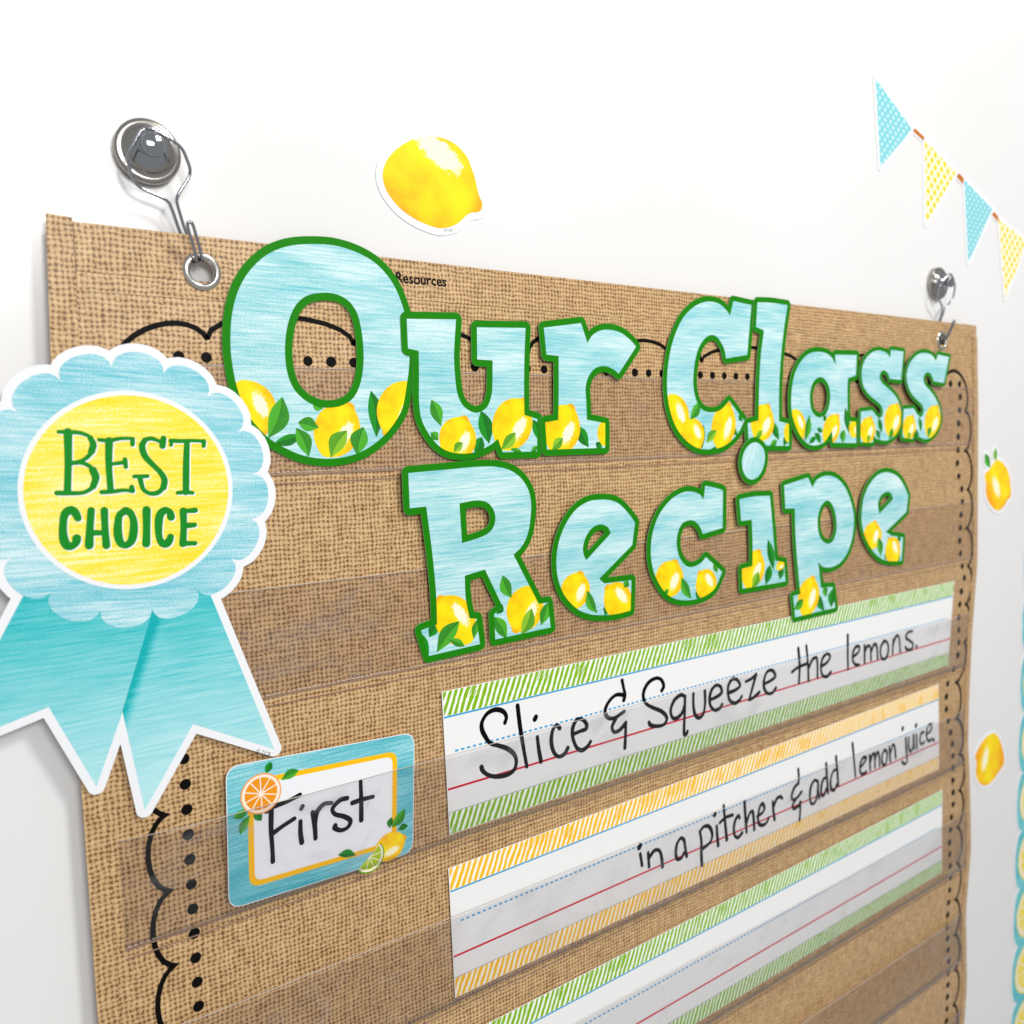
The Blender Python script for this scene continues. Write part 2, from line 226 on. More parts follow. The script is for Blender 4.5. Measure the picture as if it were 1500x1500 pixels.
ROSETTE_TEXT = [
 [(3.5, [(1.8,99.7),(1.1,113.7),(-0.2,128.3)]),
  (1.9, [(-2.1,99.6),(2.5,99.8),(7.2,100.3),(11.3,102.4),(12.5,105.9),(11.1,110.1),(7.3,113.4),(2.3,114.5)]),
  (2.9, [(11.3,102.7),(12.4,105.9),(11.4,109.3)]),
  (2.2, [(2.3,114.5),(7.2,114.7),(10.9,117.2),(12.3,121.5),(11.1,126.2),(6.8,128.9),(0.7,128.9),(-4.6,128.5)]),
  (3.3, [(11.5,118.3),(12.5,122),(11.1,126.2)])],
 [(3.3, [(19.5,104.2),(18.7,115.4),(18.7,128.8)]),
  (1.9, [(15.1,103.7),(19.4,104.2),(24.4,103.3),(29.9,103.3)]),
  (2.4, [(30.2,103.6),(30,106.3)]),
  (1.9, [(19.5,115.7),(23.2,115.3),(25.9,115.1)]),
  (2.3, [(26.1,113.7),(26.3,117.3)]),
  (2, [(14.7,129.2),(18.9,129.2),(24.9,128.8),(28.1,129.3)]),
  (2.3, [(28.4,127.4),(28.6,129.3)])],
 [(2.8, [(44.7,103.6),(44,107.4)]),
  (2, [(44.1,106.1),(41.5,104.4),(38.5,103.5),(35.9,104.2)]),
  (2.9, [(35.9,104.2),(34.4,107.2),(35.4,112.1),(38.8,116.6),(42.2,120.6),(44,124.6),(43.3,128.4)]),
  (2.3, [(43.3,128.4),(40.6,130.8),(36.9,131.1),(33.9,129.1),(32.9,125.7),(32.5,123)]),
  (1.9, [(29.8,122.2),(33.3,122.3),(36.1,122.3)])],
 [(3.1, [(56,105.8),(54.9,118.4),(54.1,131.3)]),
  (2, [(48.1,104.8),(53.1,105.1),(59,105),(64.5,105.4)]),
  (2, [(48.3,105),(48.2,107)]),
  (2.2, [(64.5,105.4),(64.2,107.9)]),
  (2, [(50,131.5),(53.8,131.4),(57.3,131.9)])],
 [(3.8, [(3.5,141.1),(2.5,138.4),(0.7,137.1),(-1.8,138.6),(-3,143.8),(-3.2,150.1),(-2,153.9),(0.1,154.3),(2.1,152.7),(2.4,150.8)])],
 [(3.7, [(9.5,137.8),(8.4,146.8),(7.6,154.8)]),
  (3.6, [(15.3,138.2),(15.1,147.4),(15.2,155.5)]),
  (2.8, [(8.7,148.7),(14.7,149.2)])],
 [(3.7, [(24.8,139),(22.1,140.9),(21,145.7),(20.8,151.1),(21.8,155),(24,156.2),(26.6,154.3),(28,149.5),(28.2,144),(26.9,140.1),(24.8,139)])],
 [(4, [(34.6,139.3),(34.1,148.9),(33.5,156.3)])],
 [(3.7, [(46.1,143.7),(45.5,141.1),(43.2,140),(40.9,142.2),(39.9,147.1),(39.8,153.3),(40.9,156.5),(43,157.2),(44.7,155.4),(45.3,153.8)])],
 [(3.7, [(52.2,141),(52,149.2),(51.1,157.9)]),
  (2.7, [(52.2,140.9),(55.4,141.1),(58.2,141)]),
  (2.7, [(52,148.5),(55,148.7),(57.5,148.6)]),
  (2.7, [(51.1,157.8),(54.5,158),(57.1,158.2)])],
]
TOP_LEMON = [(178.9,-52),(178.9,-45.5),(181.9,-39.1),(189.5,-31.7),(198.6,-27),(207.3,-24.5),(216.3,-23.4),(224.2,-25.2),(231,-28.9),(236.5,-33.8),(240.7,-36),(244.9,-36.8),(247.7,-38.9),(248.5,-43),(246.6,-46.7),(245,-51.5),(243.5,-58.1),(241.9,-62),(237.8,-70),(229.3,-76.3),(216.3,-78.3),(201.7,-74.6),(189.7,-67.2),(182.1,-59.1)]
RIGHT_LEMON = [(935,144.2),(944,147),(954.7,153.6),(961.6,161.3),(965.5,172.2),(968,181.8),(967,188),(959.3,191.4),(951.9,197.8),(941.9,201.8),(932.9,200.9),(921.4,195.2),(912.3,186.7),(908.1,176),(908.4,170),(905.6,162.6),(907.2,157.8),(914.4,155),(922.7,148.7),(928.8,145.2)]
RIGHT_LEMON_LEAVES = [(904.3,136.5,918,152.8,5.4,0), (928.3,130.5,930.1,145.9,4.5,2)]
LOW_LEMON = [(941.4,462.3),(952.6,469.2),(962.2,482.4),(968.5,497.2),(967.9,506),(957.1,512.2),(944.4,518.8),(929.4,521.5),(916.5,518.1),(905.7,508.8),(901.4,498),(902.6,487.6),(899.2,480.4),(904,474.1),(916.1,466.2),(928.6,462.1)]
PENNANTS = [
 [(684.8,-214.9,1),(747.9,-181.3,1),(694.8,-137,1)],
 [(770.5,-176,1),(830.7,-153.2,1),(775.4,-95.5,1)],
 [(847.3,-149.6,1),(907.9,-127.4,1),(859.4,-65.8,1)],
 [(922.5,-118.7,1),(989.3,-101.9,1),(941.5,-35.2,1)],
]
STRINGS = [
 [(748.8,-179.8,1),(752.7,-183.1,1),(770.1,-177.7,1),(768.6,-173.9,1)],
 [(831.8,-149.9,1),(837,-154.2,1),(846.4,-150.5,1),(845.4,-143.8,1)],
 [(906.8,-121.5,1),(912,-125.3,1),(921.4,-121.4,1),(922.1,-115.5,1)],
]

# ------------------------------------------------------------------ 2-D geometry helpers


def smooth(pts, closed=True, sub=6):
    """Catmull-Rom through the points, breaking at points flagged as corners."""
    n = len(pts)
    p = [np.array(q[:2], float) for q in pts]
    cor = [len(q) > 2 for q in pts]
    outp = []
    for i in range(n if closed else n - 1):
        j = (i + 1) % n
        a, b = p[i], p[j]
        if closed:
            pa, pb = p[i - 1], p[(j + 1) % n]
        else:
            pa = p[i - 1] if i > 0 else 2 * a - b
            pb = p[j + 1] if j + 1 < n else 2 * b - a
        if cor[i]:
            pa = 2 * a - b if not cor[j] else a - (b - a)
        if cor[j]:
            pb = 2 * b - a
        if cor[i] and cor[j]:
            outp.append(a)
            continue
        L = np.linalg.norm(b - a)
        da, db = np.linalg.norm(a - pa) + 1e-9, np.linalg.norm(pb - b) + 1e-9
        ma = (b - pa) / (L + da) * L
        mb = (pb - a) / (L + db) * L
        for k in range(sub):
            t = k / sub
            outp.append((2 * t**3 - 3 * t**2 + 1) * a + (t**3 - 2 * t**2 + t) * ma
                        + (-2 * t**3 + 3 * t**2) * b + (t**3 - t**2) * mb)
    if not closed:
        outp.append(p[-1])
    return np.array(outp)


def seg_dist(pts, a, b):
    ab = b - a
    t = np.clip(((pts - a) @ ab) / max(ab @ ab, 1e-12), 0, 1)
    d = pts - a - t[:, None] * ab
    return np.hypot(d[:, 0], d[:, 1])


def sdf(loops, pts):
    """Signed distance (negative inside, even-odd) from pts to closed loops."""
    best = np.full(len(pts), 1e9)
    inside = np.zeros(len(pts), bool)
    for lp in loops:
        for i in range(len(lp)):
            a, b = lp[i - 1], lp[i]
            best = np.minimum(best, seg_dist(pts, a, b))
            if a[1] != b[1]:
                cr = (a[1] > pts[:, 1]) != (b[1] > pts[:, 1])
                inside ^= cr & (pts[:, 0] < (b[0] - a[0]) * (pts[:, 1] - a[1]) / (b[1] - a[1]) + a[0])
    return np.where(inside, -best, best)


def stroke_field(strokes, pts):
    best = np.full(len(pts), 1e9)
    for w, line in strokes:
        n = len(line)
        ph = random.random() * 6
        for i in range(n - 1):
            ww = w * (1 + 0.10 * math.sin(ph + i * 0.33))
            best = np.minimum(best, seg_dist(pts, line[i], line[i + 1]) - ww / 2)
        if n == 1:
            best = np.minimum(best, np.hypot(*(pts - line[0]).T) - w / 2)
    return best


def simplify(lp, tol):
    """Douglas-Peucker on a closed loop."""
    n = len(lp)
    if n < 8:
        return lp
    far = int(np.argmax(np.hypot(*(lp - lp[0]).T)))
    keep = np.zeros(n + 1, bool)
    q = np.vstack([lp, lp[:1]])
    keep[[0, far, n]] = True
    stack = [(0, far), (far, n)]
    while stack:
        i, j = stack.pop()
        if j - i < 2:
            continue
        d = seg_dist(q[i + 1:j], q[i], q[j])
        k = int(np.argmax(d))
        if d[k] > tol:
            k += i + 1
            keep[k] = True
            stack += [(i, k), (k, j)]
    return q[:-1][keep[:-1]]


def contours(field_fn, box, step=0.4, tol=0.03):
    """Closed zero contours of a field over a box (marching squares)."""
    x0, y0, x1, y1 = box
    nx, ny = int((x1 - x0) / step) + 2, int((y1 - y0) / step) + 2
    xs, ys = x0 + np.arange(nx) * step, y0 + np.arange(ny) * step
    gx, gy = np.meshgrid(xs, ys)
    f = field_fn(np.column_stack([gx.ravel(), gy.ravel()])).reshape(ny, nx)
    f[0, :] = f[-1, :] = 1.0
    f[:, 0] = f[:, -1] = 1.0
    f = np.where(np.abs(f) < 1e-6, 1e-6, f)
    s = f < 0
    code = s[:-1, :-1] * 1 + s[:-1, 1:] * 2 + s[1:, 1:] * 4 + s[1:, :-1] * 8
    table = {1: [(3, 0)], 2: [(0, 1)], 3: [(3, 1)], 4: [(1, 2)], 5: [(3, 0), (1, 2)], 6: [(0, 2)], 7: [(3, 2)],
             8: [(2, 3)], 9: [(2, 0)], 10: [(0, 1), (2, 3)], 11: [(2, 1)], 12: [(1, 3)], 13: [(1, 0)], 14: [(0, 3)]}
    nxt, pos = {}, {}

    def edge(i, j, e):
        if e == 0: k = (i, j, 0); a, b = (i, j), (i, j + 1)
        elif e == 1: k = (i, j + 1, 1); a, b = (i, j + 1), (i + 1, j + 1)
        elif e == 2: k = (i + 1, j, 0); a, b = (i + 1, j), (i + 1, j + 1)
        else: k = (i, j, 1); a, b = (i, j), (i + 1, j)
        if k not in pos:
            t = f[a] / (f[a] - f[b])
            pos[k] = (xs[a[1]] + (xs[b[1]] - xs[a[1]]) * t, ys[a[0]] + (ys[b[0]] - ys[a[0]]) * t)
        return k

    for i, j in zip(*np.nonzero((code > 0) & (code < 15))):
        for a, b in table[int(code[i, j])]:
            nxt[edge(i, j, a)] = edge(i, j, b)
    loops = []
    while nxt:
        k0, k = next(iter(nxt)), None
        lp, k = [pos[k0]], nxt.pop(k0)
        while k != k0 and k in nxt:
            lp.append(pos[k])
            k = nxt.pop(k)
        lp = np.array(lp)
        area = 0.5 * abs(np.sum(lp[:, 0] * np.roll(lp[:, 1], -1) - lp[:, 1] * np.roll(lp[:, 0], -1)))
        if len(lp) > 5 and area > 0.25:
            lp = simplify(lp, tol)
            if len(lp) > 2:
                loops.append(lp)
    return loops


def bounds(loops, pad):
    a = np.vstack(loops)
    return (*(a.min(0) - pad), *(a.max(0) + pad))


def offset(loops, w, step=0.4, tol=0.03):
    return contours(lambda q: sdf(loops, q) - w, bounds(loops, abs(w) + 1.5), step, tol)


def circle(cx, cy, r, n=48):
    t = np.arange(n) * 2 * math.pi / n
    return np.column_stack([cx + r * np.cos(t), cy + r * np.sin(t)])


def rounded_quad(c, r, seg=6):
    """Corners TL, TR, BR, BL with rounded corners of radius r."""
    c = [np.array(q, float) for q in c]
    outp = []
    for i in range(4):
        a, b, d = c[i - 1], c[i], c[(i + 1) % 4]
        u, v = (a - b) / np.linalg.norm(a - b), (d - b) / np.linalg.norm(d - b)
        for k in range(seg + 1):
            t = k / seg
            outp.append(b + u * r * (1 - t)**2 + v * r * t**2)
    return np.array(outp)


# ------------------------------------------------------------------ mesh helpers
coll = scene.collection


def link(name, me, mat=None, parent=None):
    o = bpy.data.objects.new(name, me)
    coll.objects.link(o)
    if mat is not None:
        me.materials.append(mat)
    if parent is not None:
        o.parent = parent
    return o


def groups(loops):
    """Split contours into (outer, holes) groups."""
    def area(l): return 0.5 * np.sum(l[:, 0] * np.roll(l[:, 1], -1) - l[:, 1] * np.roll(l[:, 0], -1))
    def has(o, p):
        ins = False
        for i in range(len(o)):
            a, b = o[i - 1], o[i]
            if (a[1] > p[1]) != (b[1] > p[1]) and p[0] < (b[0] - a[0]) * (p[1] - a[1]) / (b[1] - a[1]) + a[0]:
                ins = not ins
        return ins
    L = sorted(loops, key=lambda l: -abs(area(l)))
    depth = [sum(has(L[j], L[i][0]) for j in range(i)) for i in range(len(L))]
    res = []
    for i, l in enumerate(L):
        if depth[i] % 2 == 0:
            l = l if area(l) > 0 else l[::-1]
            hs = []
            for j in range(i + 1, len(L)):
                if depth[j] == depth[i] + 1 and has(l, L[j][0]):
                    hs.append(L[j] if area(L[j]) < 0 else L[j][::-1])
            res.append([l] + hs)
    return res


def sheet(name, loops, h0, h1, mat, parent=None, uv=None, origin=None, edge=None):
    """A flat piece with real thickness from h0 (back) to h1 (front), outlined by loops (mm)."""
    verts, faces, uvs2, sides = [], [], [], []
    for grp in groups([np.asarray(l, float) for l in loops]):
        flat = np.vstack(grp)
        n, base = len(flat), len(verts)
        tris = tessellate_polygon([[Vector((q[0], q[1], 0)) for q in l] for l in grp])
        for h in (h1, h0):
            for q in flat:
                verts.append(P(q[0], q[1], h))
                uvs2.append(uv(q) if uv else (q[0] / 100.0, q[1] / 100.0))
        for a, b, c in tris:
            A, B, C_ = flat[a], flat[b], flat[c]
            cr = (B[0] - A[0]) * (C_[1] - A[1]) - (B[1] - A[1]) * (C_[0] - A[0])
            if cr < 0:
                b, c = c, b
            faces.append((base + a, base + c, base + b))          # front, facing the room
            faces.append((base + n + a, base + n + b, base + n + c))
        k = 0
        for l in grp:
            m = len(l)
            for i in range(m):
                j = (i + 1) % m
                sides.append(len(faces))
                faces.append((base + k + i, base + k + j, base + n + k + j, base + n + k + i))
            k += m
    me = bpy.data.meshes.new(name)
    if origin is not None:
        verts = [v - origin for v in verts]
    me.from_pydata(verts, [], faces)
    lay = me.uv_layers.new(name='UVMap')
    vi = np.empty(len(me.loops), np.int32)
    me.loops.foreach_get('vertex_index', vi)
    lay.data.foreach_set('uv', np.array(uvs2, np.float32)[vi].ravel())
    me.update()
    o = link(name, me, mat, parent)
    if edge is not None:
        me.materials.append(edge)
        for i in sides:
            me.polygons[i].material_index = 1
    if origin is not None and parent is None:
        o.location = origin
    return o


def thing(name, label, cat, x, y, h, group=None):
    o = bpy.data.objects.new(name, None)
    coll.objects.link(o)
    o.empty_display_size = 0.01
    o['label'], o['category'] = label, cat
    if group:
        o['group'] = group
    o.location = P(x, y, h)
    return o


def part(name, loops, h0, h1, mat, parent, root, uv=None, edge=None):
    """Part of a thing (root Empty carries the location)."""
    return sheet(name, loops, h0, h1, mat, parent, uv, root.location.copy(), edge)


def tube(name, paths, radii, mat, parent=None, root=None, sides=10, smooth_shade=True):
    """Round wires following 3-D polylines (world coordinates)."""
    verts, faces = [], []
    org = root.location if root is not None else Vector((0, 0, 0))
    for path, r in zip(paths, radii):
        path = [Vector(q) for q in path]
        n, base = len(path), len(verts)
        up_ = Vector((0.31, 0.2, 0.93))
        for i, q in enumerate(path):
            t = (path[min(i + 1, n - 1)] - path[max(i - 1, 0)]).normalized()
            u = t.cross(up_)
            if u.length < 1e-4:
                u = t.cross(Vector((1, 0, 0)))
            u.normalize()
            v = t.cross(u).normalized()
            up_ = u.cross(t)
            rr = r[i] if isinstance(r, (list, tuple)) else r
            for k in range(sides):
                a = 2 * math.pi * k / sides
                verts.append(q + (u * math.cos(a) + v * math.sin(a)) * rr / 1000.0 - org)
        for i in range(n - 1):
            for k in range(sides):
                k2 = (k + 1) % sides
                faces.append((base + i * sides + k, base + i * sides + k2, base + (i + 1) * sides + k2, base + (i + 1) * sides + k))
        faces.append(tuple(base + k for k in range(sides))[::-1])
        faces.append(tuple(base + (n - 1) * sides + k for k in range(sides)))
    me = bpy.data.meshes.new(name)
    me.from_pydata(verts, [], faces)
    if smooth_shade:
        me.polygons.foreach_set('use_smooth', [True] * len(me.polygons))
    me.update()
    return link(name, me, mat, parent)


def lathe(name, profile, centre, mat, parent=None, root=None, n=48):
    """Surface of revolution about the wall normal; profile = (radius mm, out mm from centre)."""
    org = root.location if root is not None else Vector((0, 0, 0))
    verts, faces = [], []
    m = len(profile)
    for k in range(n):
        a = 2 * math.pi * k / n
        for r, o in profile:
            verts.append(centre + Vector((r * math.cos(a), -o, r * math.sin(a))) / 1000.0 - org)
    for k in range(n):
        k2 = (k + 1) % n
        for i in range(m - 1):
            faces.append((k * m + i, k * m + i + 1, k2 * m + i + 1, k2 * m + i))
    me = bpy.data.meshes.new(name)
    me.from_pydata(verts, [], faces)
    me.polygons.foreach_set('use_smooth', [True] * len(me.polygons))
    me.update()
    o = link(name, me, mat, parent)
    return o


# ------------------------------------------------------------------ materials


def lin(r, g, b):
    return tuple((c / 255 / 12.92 if c / 255 <= 0.04045 else ((c / 255 + 0.055) / 1.055)**2.4) for c in (r, g, b)) + (1.0,)


class NT:
    """Tiny node-tree writer."""

    def __init__(self, name):
        self.mat = bpy.data.materials.new(name)
        self.mat.use_nodes = True
        self.t = self.mat.node_tree
        self.b = self.t.nodes['Principled BSDF']
        self.out = self.t.nodes['Material Output']

    def n(self, kind, **kw):
        o = self.t.nodes.new(kind)
        for k, v in kw.items():
            setattr(o, k, v)
        return o

    def put(self, sock, v):
        if hasattr(v, 'is_output'):
            self.t.links.new(v, sock)
        elif v is not None:
            sock.default_value = v

    def m(self, op, a, b=None, c=None, clamp=False):
        o = self.n('ShaderNodeMath', operation=op, use_clamp=clamp)
        for s, v in zip(o.inputs, (a, b, c)):
            self.put(s, v)
        return o.outputs[0]

    def mix(self, f, a, b, blend='MIX'):
        o = self.n('ShaderNodeMix', data_type='RGBA', blend_type=blend)
        self.put(o.inputs[0], f)
        self.put(o.inputs[6], a)
        self.put(o.inputs[7], b)
        return o.outputs[2]

    def uv(self):
        return self.n('ShaderNodeTexCoord').outputs['UV']

    def obj(self):
        return self.n('ShaderNodeTexCoord').outputs['Object']

    def map(self, vec, scale=(1, 1, 1), loc=(0, 0, 0), rot=(0, 0, 0)):
        o = self.n('ShaderNodeMapping')
        self.put(o.inputs['Vector'], vec)
        o.inputs['Scale'].default_value = scale
        o.inputs['Location'].default_value = loc
        o.inputs['Rotation'].default_value = rot
        return o.outputs[0]

    def noise(self, vec, scale, detail=2, rough=0.5, dist=0.0):
        o = self.n('ShaderNodeTexNoise')
        self.put(o.inputs['Vector'], vec)
        o.inputs['Scale'].default_value = scale
        o.inputs['Detail'].default_value = detail
        o.inputs['Roughness'].default_value = rough
        o.inputs['Distortion'].default_value = dist
        return o.outputs['Fac']

    def ramp(self, f, stops):
        o = self.n('ShaderNodeValToRGB')
        self.put(o.inputs[0], f)
        els = o.color_ramp.elements
        while len(els) < len(stops):
            els.new(0.5)
        for e, (p, c) in zip(els, stops):
            e.position, e.color = p, c
        return o.outputs[0]

    def smoothstep(self, v, lo, hi):
        o = self.n('ShaderNodeMapRange', interpolation_type='SMOOTHSTEP')
        self.put(o.inputs[0], v)
        o.inputs[1].default_value, o.inputs[2].default_value = lo, hi
        return o.outputs[0]

    def sep(self, vec):
        o = self.n('ShaderNodeSeparateXYZ')
        self.put(o.inputs[0], vec)
        return o.outputs

    def bump(self, h, strength, dist):
        o = self.n('ShaderNodeBump')
        self.put(o.inputs['Height'], h)
        o.inputs['Strength'].default_value = strength
        o.inputs['Distance'].default_value = dist
        self.t.links.new(o.outputs[0], self.b.inputs['Normal'])
        return o

    def done(self, col=None, rough=0.5, spec=0.5, metal=0.0):
        self.put(self.b.inputs['Base Color'], col)
        self.put(self.b.inputs['Roughness'], rough)
        self.b.inputs['Specular IOR Level'].default_value = spec
        self.b.inputs['Metallic'].default_value = metal
        return self.mat


def plain(name, rgb, rough=0.5, spec=0.5, var=0.06):
    rough, spec = max(rough, 0.5), spec * 0.45
    t = NT(name)
    f = t.noise(t.obj(), 60, 3)
    c = lin(*rgb)
    d = tuple(max(0, x * (1 - var)) for x in c[:3]) + (1,)
    t.bump(t.noise(t.obj(), 900, 2), 0.06, 0.0004)
    return t.done(t.mix(f, d, c), rough, spec)


def crayon(name, light, mid, dark, rough=0.42, sx=1.0, sy=1.0, tilt=0.0):
    """Pencil-crayon print: long streaks, paler scuffs and a paper grain. UV unit = 100 mm."""
    t = NT(name)
    uv = t.map(t.uv(), rot=(0, 0, tilt))
    streak = t.noise(t.map(uv, (3.4 * sx, 78 * sy, 1)), 1.0, 6, 0.66, 0.3)
    broad = t.noise(t.map(uv, (1.6 * sx, 6 * sy, 1), (3.1, 1.7, 0)), 1.0, 3, 0.5)
    grain = t.noise(t.map(uv, (95 * sx, 190 * sy, 1)), 1.0, 3, 0.7)
    v = t.m('ADD', t.m('ADD', t.m('MULTIPLY', streak, 0.85), -0.15), t.m('MULTIPLY', t.m('SUBTRACT', t.m('MULTIPLY', broad, 1.4), 0.2), 0.40))
    v = t.m('ADD', v, t.m('MULTIPLY', t.m('SUBTRACT', grain, 0.5), 0.70))
    col = t.ramp(v, [(0.30, lin(*light)), (0.47, lin(*mid)), (0.66, lin(*dark))])
    t.bump(grain, 0.05, 0.0003)
    return t.done(col, rough + 0.1, 0.22)


def lemon_mat():
    """Watercolour lemon: UV x along the fruit (tip at -1), y across."""
    t = NT('lemon_print')
    uv = t.uv()
    x, y, _ = t.sep(uv)
    nz = t.noise(t.map(uv, (1.0, 1.0, 1)), 1.3, 3, 0.5)
    nz2 = t.noise(uv, 9.0, 3, 0.7)
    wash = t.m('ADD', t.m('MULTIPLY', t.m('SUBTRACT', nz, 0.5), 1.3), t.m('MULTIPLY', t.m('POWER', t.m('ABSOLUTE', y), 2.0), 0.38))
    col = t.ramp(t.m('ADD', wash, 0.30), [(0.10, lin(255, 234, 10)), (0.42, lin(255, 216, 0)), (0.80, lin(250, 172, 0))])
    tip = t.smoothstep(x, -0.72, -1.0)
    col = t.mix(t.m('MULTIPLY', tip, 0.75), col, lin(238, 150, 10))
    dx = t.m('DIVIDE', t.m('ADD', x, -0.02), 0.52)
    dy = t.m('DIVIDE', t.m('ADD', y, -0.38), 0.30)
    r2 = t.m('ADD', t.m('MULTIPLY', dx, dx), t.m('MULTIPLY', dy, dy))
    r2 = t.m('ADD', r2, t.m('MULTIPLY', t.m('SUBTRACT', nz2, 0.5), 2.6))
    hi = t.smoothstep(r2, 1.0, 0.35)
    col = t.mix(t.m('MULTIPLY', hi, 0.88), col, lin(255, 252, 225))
    return t.done(col, 0.5, 0.22)


def leaf_mat(name, a, b):
    """Leaf print: dark and light half either side of a midrib. UV x along, y across."""
    t = NT(name)
    uv = t.uv()
    x, y, _ = t.sep(uv)
    nz = t.noise(t.map(uv, (1.2, 5, 1)), 1.6, 3, 0.6)
    side = t.smoothstep(t.m('ADD', y, t.m('MULTIPLY', t.m('SUBTRACT', nz, 0.5), 0.35)), -0.06, 0.06)
    col = t.mix(side, lin(*a), lin(*b))
    col = t.mix(t.m('MULTIPLY', nz, 0.45), col, lin(*[min(255, c + 45) for c in b]))
    rib = t.smoothstep(t.m('ABSOLUTE', y), 0.07, 0.02)
    col = t.mix(t.m('MULTIPLY', rib, 0.6), col, lin(*[c * 0.6 for c in a]))
    return t.done(col, 0.5, 0.22)


def burlap_mat():
    """Burlap printed on vinyl: plain weave, about 2.9 mm per thread, uneven slubs and gaps."""
    t = NT('burlap_print')
    uv = t.uv()
    wob = t.noise(t.map(uv, (1, 1, 1)), 9.0, 3, 0.6)
    wob2 = t.noise(t.map(uv, (1, 1, 1), (7.3, 2.9, 0)), 9.0, 3, 0.6)
    fine = t.noise(uv, 42.0, 2, 0.6)
    fine2 = t.noise(t.map(uv, (1, 1, 1), (1.7, 8.1, 0)), 42.0, 2, 0.6)
    x, y, _ = t.sep(uv)
    k = 100.0 / 2.65
    u = t.m('ADD', t.m('MULTIPLY', x, k), t.m('ADD', t.m('MULTIPLY', wob, 1.5), t.m('MULTIPLY', fine, 0.62)))
    v = t.m('ADD', t.m('MULTIPLY', y, k * 0.97), t.m('ADD', t.m('MULTIPLY', wob2, 1.5), t.m('MULTIPLY', fine2, 0.62)))
    su = t.m('SINE', t.m('MULTIPLY', u, math.pi))
    sv = t.m('SINE', t.m('MULTIPLY', v, math.pi))
    au, av = t.m('ABSOLUTE', su), t.m('ABSOLUTE', sv)
    over = t.m('MULTIPLY', su, sv)                       # + / - : which thread lies on top
    au, av = t.m('POWER', au, 0.62), t.m('POWER', av, 0.62)
    warp = t.m('MULTIPLY', au, t.m('ADD', 0.82, t.m('MULTIPLY', over, 0.18)))
    weft = t.m('MULTIPLY', av, t.m('SUBTRACT', 0.82, t.m('MULTIPLY', over, 0.18)))
    hgt = t.m('ADD', t.m('MULTIPLY', t.m('MAXIMUM', warp, weft), 0.62), t.m('MULTIPLY', t.m('ADD', warp, weft), 0.20))
    slub_h = t.noise(t.map(uv, (9, 38, 1)), 1.0, 3, 0.6)
    slub_v = t.noise(t.map(uv, (38, 6, 1)), 1.0, 3, 0.6)
    slub = t.m('ADD', t.m('MULTIPLY', slub_h, 0.5), t.m('MULTIPLY', slub_v, 0.5))
    fibre = t.noise(uv, 160.0, 3, 0.7)
    f = t.m('ADD', t.m('MULTIPLY', hgt, 0.80), t.m('MULTIPLY', t.m('SUBTRACT', slub, 0.5), 0.85))
    f = t.m('ADD', f, t.m('MULTIPLY', t.m('SUBTRACT', fibre, 0.5), 0.34))
    col = t.ramp(f, [(0.32, lin(106, 70, 38)), (0.45, lin(160, 121, 78)), (0.60, lin(198, 161, 112)),
                     (0.82, lin(220, 186, 138)), (1.0, lin(238, 212, 170))])
    sag = t.noise(uv, 1.4, 2, 0.5)
    b = t.n('ShaderNodeBump')
    t.put(b.inputs['Height'], sag)
    b.inputs['Strength'].default_value = 0.5
    b.inputs['Distance'].default_value = 0.01
    b2 = t.bump(t.m('ADD', hgt, t.m('MULTIPLY', fibre, 0.6)), 0.35, 0.0005)
    t.t.links.new(b.outputs[0], b2.inputs['Normal'])
    return t.done(col, t.m('ADD', 0.30, t.m('MULTIPLY', fibre, 0.2)), 0.5)


def hatch_mat(name, rgb, paper):
    """Slanted felt-pen hatching on white paper. UV unit = 100 mm."""
    t = NT(name)
    uv = t.uv()
    x, y, _ = t.sep(uv)
    wob = t.noise(t.map(uv, (9, 3, 1)), 1.0, 2)
    jit = t.noise(t.map(uv, (70, 9, 1)), 1.0, 2)
    s = t.m('ADD', x, t.m('MULTIPLY', y, 0.42))
    s = t.m('ADD', s, t.m('ADD', t.m('MULTIPLY', wob, 0.035), t.m('MULTIPLY', jit, 0.012)))
    ph = t.m('MULTIPLY', s, 2 * math.pi * 100 / 4.6)
    w = t.m('SINE', ph)
    # the pen's return strokes, a slightly different slant
    s2 = t.m('ADD', x, t.m('ADD', t.m('MULTIPLY', y, 0.62), t.m('MULTIPLY', jit, 0.02)))
    w2 = t.m('SINE', t.m('MULTIPLY', s2, 2 * math.pi * 100 / 4.6))
    patch = t.smoothstep(t.noise(t.map(uv, (7, 2, 1), (4, 1, 0)), 1.0, 1), 0.50, 0.62)
    grain = t.noise(t.map(uv, (260, 160, 1)), 1.0, 2, 0.7)
    a = t.smoothstep(t.m('ADD', w, t.m('MULTIPLY', grain, 0.5)), -0.05, 0.25)
    b = t.m('MULTIPLY', t.smoothstep(t.m('ADD', w2, t.m('MULTIPLY', grain, 0.4)), 0.82, 1.05), patch)
    return t.done(t.mix(t.m('MAXIMUM', a, b), lin(*paper), lin(*rgb)), 0.5, 0.22)


def dots_mat(name, base, dot, pitch, radius, square=False):
    t = NT(name)
    uv = t.map(t.uv(), rot=(0, 0, math.radians(45)))
    x, y, _ = t.sep(uv)
    k = 100.0 / pitch
    fx = t.m('SUBTRACT', t.m('FRACT', t.m('MULTIPLY', x, k)), 0.5)
    fy = t.m('SUBTRACT', t.m('FRACT', t.m('MULTIPLY', y, k)), 0.5)
    if square:
        d = t.m('MAXIMUM', t.m('ABSOLUTE', fx), t.m('ABSOLUTE', fy))
    else:
        d = t.m('SQRT', t.m('ADD', t.m('MULTIPLY', fx, fx), t.m('MULTIPLY', fy, fy)))
    return t.done(t.mix(t.smoothstep(d, radius + 0.04, radius - 0.04), lin(*base), lin(*dot)), 0.45, 0.4)


